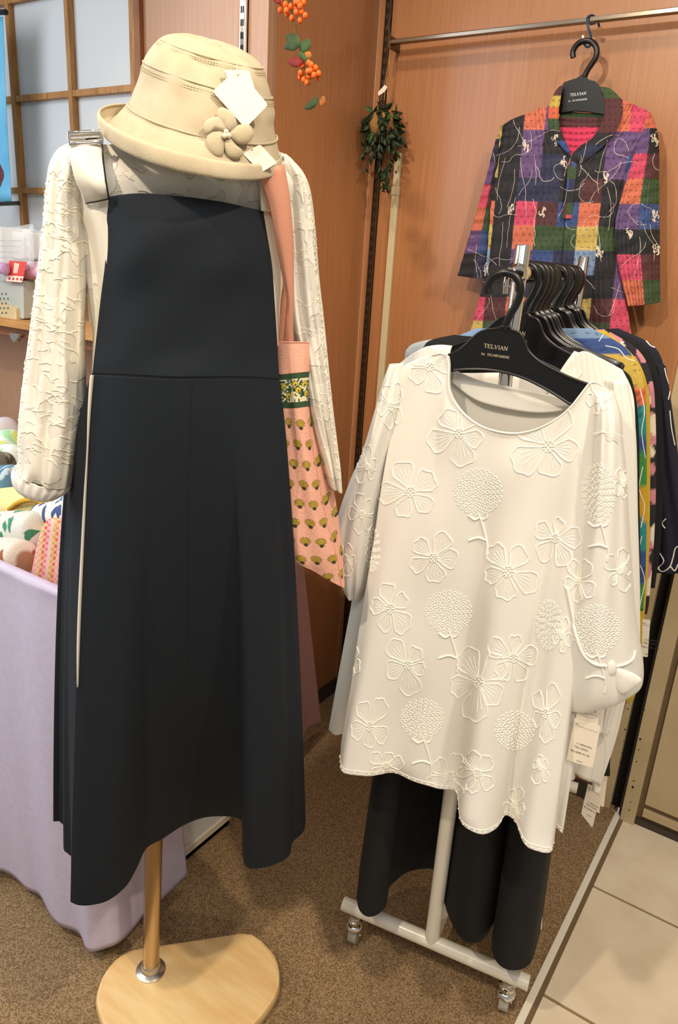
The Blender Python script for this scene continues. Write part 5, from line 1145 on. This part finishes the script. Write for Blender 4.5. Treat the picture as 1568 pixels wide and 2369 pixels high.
for cx, cy, n in ((1217, 340, 9), (1306, 378, 7), (1181, 487, 9), (1386, 582, 10), (1255, 492, 7), (1402, 412, 7), (1454, 542, 9), (1515, 500, 8), (1512, 325, 7), (1518, 575, 8), (1282, 322, 5), (1122, 622, 5)):
    for j in range(n):
        a = rs.uniform(0, 6.28); r1 = rs.uniform(8, 16); L += ontube(BW, [(cx+rs.uniform(-4, 4), cy+rs.uniform(-6, 6)), (cx+r1*.6*math.cos(a), cy+r1*math.sin(a)), (cx+r1*.5*math.cos(a+.5), cy+r1*math.sin(a+.5))], .0012, .8, 4, m=8)
def seqp(o, seq, y0, dy, x0=0, wx=1e9):
    me = o.data; co_ = A_([list(v.co) for v in me.vertices])+WL[o.name]; px = A_([proj(p) for p in co_]); k = np.clip(((px[:, 1]-y0)/dy).astype(int), 0, len(seq)-1); c4 = np.ones((len(px), 4))
    for i in range(len(seq)): c4[k == i, :3] = PAL[seq[i]]*.85
    dd = ((((px[:, 0]/13) % 1)-.5)*2)**2+((((px[:, 1]/15) % 1)-.5)*3)**2 < .25; c4[dd, :3] *= .5
    me.color_attributes['Col'].data.foreach_set('color', c4.ravel())
def seq2(o, A1, B1, y0, dy, nu):
    me = o.data; n = len(me.vertices); c4 = A_([list(c.color) for c in me.color_attributes['Col'].data]); px = A_([proj(A_(list(v.co))+WL[o.name]) for v in me.vertices]); k = ((px[:, 1]-y0)/dy).astype(int); ui = (np.arange(n) % nu)/nu
    for i in range(len(A1)):
        for q, sel in ((A1, ui < .52), (B1, ui >= .52)):
            mm = (np.clip(k, 0, len(A1)-1) == i) & sel; base = PAL[q[i]]*.78+PAL[q[i]].mean()*.12; c4[mm, :3] = base
    dd = ((((ui*7) % 1)-.5)/.24)**2+((((px[:, 1]/14) % 1)-.5)/.16)**2 < 1; c4[dd, :3] *= .55
    me.color_attributes['Col'].data.foreach_set('color', c4.ravel())
seq2(o3_, 'YNUPOUK', 'KKKRGBN', 268, 53, 60); seq2(o4, 'OUPOUKPO', 'OKRGBKRG', 238, 58.5, 90)
seqp(o5, 'RYOGKBN', 196, 26); seqp(o6, 'GRRRKNK', 200, 27); seqp(bp_, 'GRPPPPP', 250, 22)
mk('squiggle_stitching', merge(L), mat('squiggle', (216, 200, 184), .8), sw, kind='stuff')
# ================================================================ cable duct, ivy ball, berry garland
dc = T('cable_cover', at(905, 900, yp(YW)), 'cream plastic cable duct running down the back wall', 'cable cover')
pD = yp(YW-.001)
tA_, tB_ = at(925, 442, pD), at(925, 355, pD); dxs = .0095
XD0 = at(917, 445, pD)[0]
mk('duct', merge([bx((XD0-.010, YW-.010, .06), (XD0+.010, YW-.001, tA_[2])), bx((XD0-.004, YW-.0112, .06), (XD0-.0028, YW-.009, tA_[2])), bx((XD0+.0028, YW-.0112, .06), (XD0+.004, YW-.009, tA_[2]))]), MT['duct'], dc, smooth=False, bevel=.001)
mk('end_cap', merge([bx((XD0-.0115, YW-.012, tA_[2]-.012), (XD0+.0115, YW-.001, tA_[2]+.01)), bx((XD0-.009, YW-.011, tA_[2]+.008), (XD0+.009, YW-.001, tB_[2]))]), MT['duct'], dc, smooth=False, bevel=.0015)
mk('screw', ball(A_([XD0, YW-.0118, (tA_[2]+tB_[2])/2]), .0035, 10, 7, (1, .3, 1)), MT['railm'], dc)
def leaf3(c, d, s, nrm, L_, Wd, cup=.15, n=5):
    """pointed leaf: c base, d direction, s side"""
    V = []; Fc = []
    prof = [0, .62, 1, .86, .5, 0][:6]
    m_ = len(prof)
    for k, w in enumerate(prof):
        t_ = k/(m_-1); p = c+d*L_*t_+nrm*(-cup*L_*t_*t_)
        V += [p-s*Wd*w*.5+nrm*cup*Wd*w*.5, p, p+s*Wd*w*.5+nrm*cup*Wd*w*.5]
    for k in range(m_-1):
        a = k*3; Fc += [(a, a+1, a+4, a+3), (a+1, a+2, a+5, a+4)]
    return A_(V), Fc
pI = yp(YW-.055); cI = at(885, 292, pI)
iv = T('ivy_ball', at(888, 445, pI), 'hanging ball of artificial ivy leaves on the slotted rail', 'plant')
mk('moss_ball', ball(cI, .040, 14, 10), mat('moss', (150, 110, 60), .95, bump=(200, .8)), iv)
rs = np.random.RandomState(4); L = []; Ls = []
for k in range(250):
    v = rs.randn(3); v /= np.linalg.norm(v)
    if v[1] > .5: continue
    if v[1] < -.2 and abs(v[0]) < .35 and -.25 < v[2] < .45 and rs.rand() < .8: continue
    c = cI+v*.042; d = A_([v[0]*.7, v[1]*.6, v[2]*.4-.5])+rs.randn(3)*.35; d /= np.linalg.norm(d); s = np.cross(d, v+rs.randn(3)*.2); s /= np.linalg.norm(s); nn = np.cross(s, d)
    L.append(leaf3(c, d, s, nn if nn @ v > 0 else -nn, rs.uniform(.018, .030), rs.uniform(.012, .018)))
def vine(pts, nl):
    P = cr([at(x, y, pI, dd) for x, y, dd in pts], 40); Ls.append(tube(P, .0008, 5))
    for k in range(nl):
        j = rs.randint(2, 40); d = P[j]-P[j-1]; d = d/np.linalg.norm(d)+rs.randn(3)*.7; d[2] -= .2; d /= np.linalg.norm(d); s = np.cross(d, [0, -1, 0]); s /= np.linalg.norm(s)+1e-9; s += rs.randn(3)*.3; s /= np.linalg.norm(s); nn = np.cross(s, d)
        L.append(leaf3(P[j], d, s, nn, rs.uniform(.014, .026), rs.uniform(.009, .015)))
vine([(865, 290, .03), (848, 330, .03), (842, 360, .02), (846, 392, .02)], 16); vine([(880, 300, .04), (876, 350, .03), (880, 390, .02), (886, 440, .02)], 16); vine([(895, 300, .04), (900, 350, .03), (898, 400, .02), (896, 430, .02)], 26); vine([(905, 285, .03), (922, 310, .02), (932, 330, .01)], 10); vine([(900, 300, .03), (914, 340, .02), (915, 360, .01)], 9); vine([(872, 300, .04), (862, 340, .03), (860, 365, .03)], 14)
for k, a in enumerate(L):
    mk('leaf', a, MT['ivy'] if rs.rand() > .14 else MT['leafg'], iv, solid=.0004)
mk('vine_stems', merge(Ls), MT['stem'], iv)
mk('hanging_twine', merge([tube(cr([at(x, y, pI) for x, y in q], 12), .0008, 5) for q in ([(888, 232), (894, 190), (899, 150), (902, 95)], [(880, 232), (890, 190), (898, 150), (902, 98)], [(898, 232), (895, 195), (899, 150)])]), MT['twine'], iv)
mk('tag', prism(rounded([(874, 214), (890, 196), (896, 202), (890, 212), (876, 222)], 1.5, 2), pI, .004, .0046), MT['card'], iv, smooth=False)
mk('rail_hook', tube(cr([at(x, y, yp(YW-.012)) for x, y in ((902, 40), (898, 60), (902, 80), (905, 102))], 14), .0025, 8), MT['dark'], iv)
# berry garland hanging in front of the recess
pG2 = yp(1.30)
gl = T('berry_garland', at(745, 250, pG2), 'hanging sprig of orange berries with autumn leaves', 'garland')
stm = cr([at(x, y, pG2) for x, y in ((655, -60), (668, 0), (680, 50), (690, 85), (696, 120), (704, 160), (712, 185), (726, 208), (732, 222), (738, 240))], 60)
mk('stem', tube(stm, np.linspace(.0022, .0008, 60), 8), MT['stem'], gl)
br1 = [(648, 6, 0), (660, 10, 1), (672, 15, 0), (684, 5, 0), (702, 6, 0), (648, 23, 0), (662, 24, 1), (685, 28, 1), (694, 14, 1), (697, 27, 0), (706, 36, 0), (675, 42, 0), (694, 47, 0), (664, 32, -1), (684, 20, -1), (690, 5, 1)]
br2 = [(700, 150, 0), (714, 145, 1), (720, 150, 1), (730, 157, 0), (695, 168, 0), (712, 165, 1), (718, 163, 1), (737, 170, 0), (714, 176, 0), (726, 174, 1), (734, 179, -1), (703, 184, 0), (710, 191, 0), (694, 178, -1), (697, 172, -1)]
for x, y, d in br1+br2+[(656, -14, 0), (676, -10, 0), (692, -16, 0)]:
    mk('berry', ball(at(x, y, pG2, d*.006+.003), .0052, 12, 9, (1, 1, 1.12)), MT['berry'], gl)
L = []
for x, y, d in br1+br2:
    j = int(np.argmin([np.linalg.norm(s_-at(x, y-6, pG2)) for s_ in stm])); L.append(tube([stm[max(0, j-3)], at(x, y, pG2, d*.006+.003)], .0005, 4))
mk('twig', merge(L), MT['stem'], gl, kind='stuff')
LV = [([(688, 82), (672, 76), (660, 84), (664, 96), (656, 112), (668, 116), (680, 118), (692, 108), (694, 96)], 'leafg', .002), ([(696, 98), (706, 90), (716, 92), (719, 104), (712, 118), (700, 122), (694, 112)], 'leafg', .004), ([(702, 140), (690, 132), (676, 134), (666, 142), (672, 152), (686, 156), (698, 150)], 'leafr', .002), ([(704, 122), (716, 119), (722, 130), (716, 138), (706, 136)], 'leafo', .004), ([(692, 120), (702, 122), (712, 138), (704, 142), (690, 128)], 'leafg', .006), ([(733, 222), (724, 228), (710, 240), (704, 252), (716, 254), (730, 246), (734, 234)], 'leafg', .002), ([(738, 238), (742, 226), (750, 222), (752, 236), (744, 246)], 'leafo', .002), ([(640, -6), (650, -4), (648, 10), (634, 4), (630, -6)], 'leafr', .004)]
for q, m_, d in LV: mk('leaf', puff(q, PL(pG2[0], A_([.35*math.sin(q[0][0]), -1, .3*math.cos(q[0][1])])) if 0 else pG2, d+.006, .0025, n=22, back=-.8), MT[m_], gl)
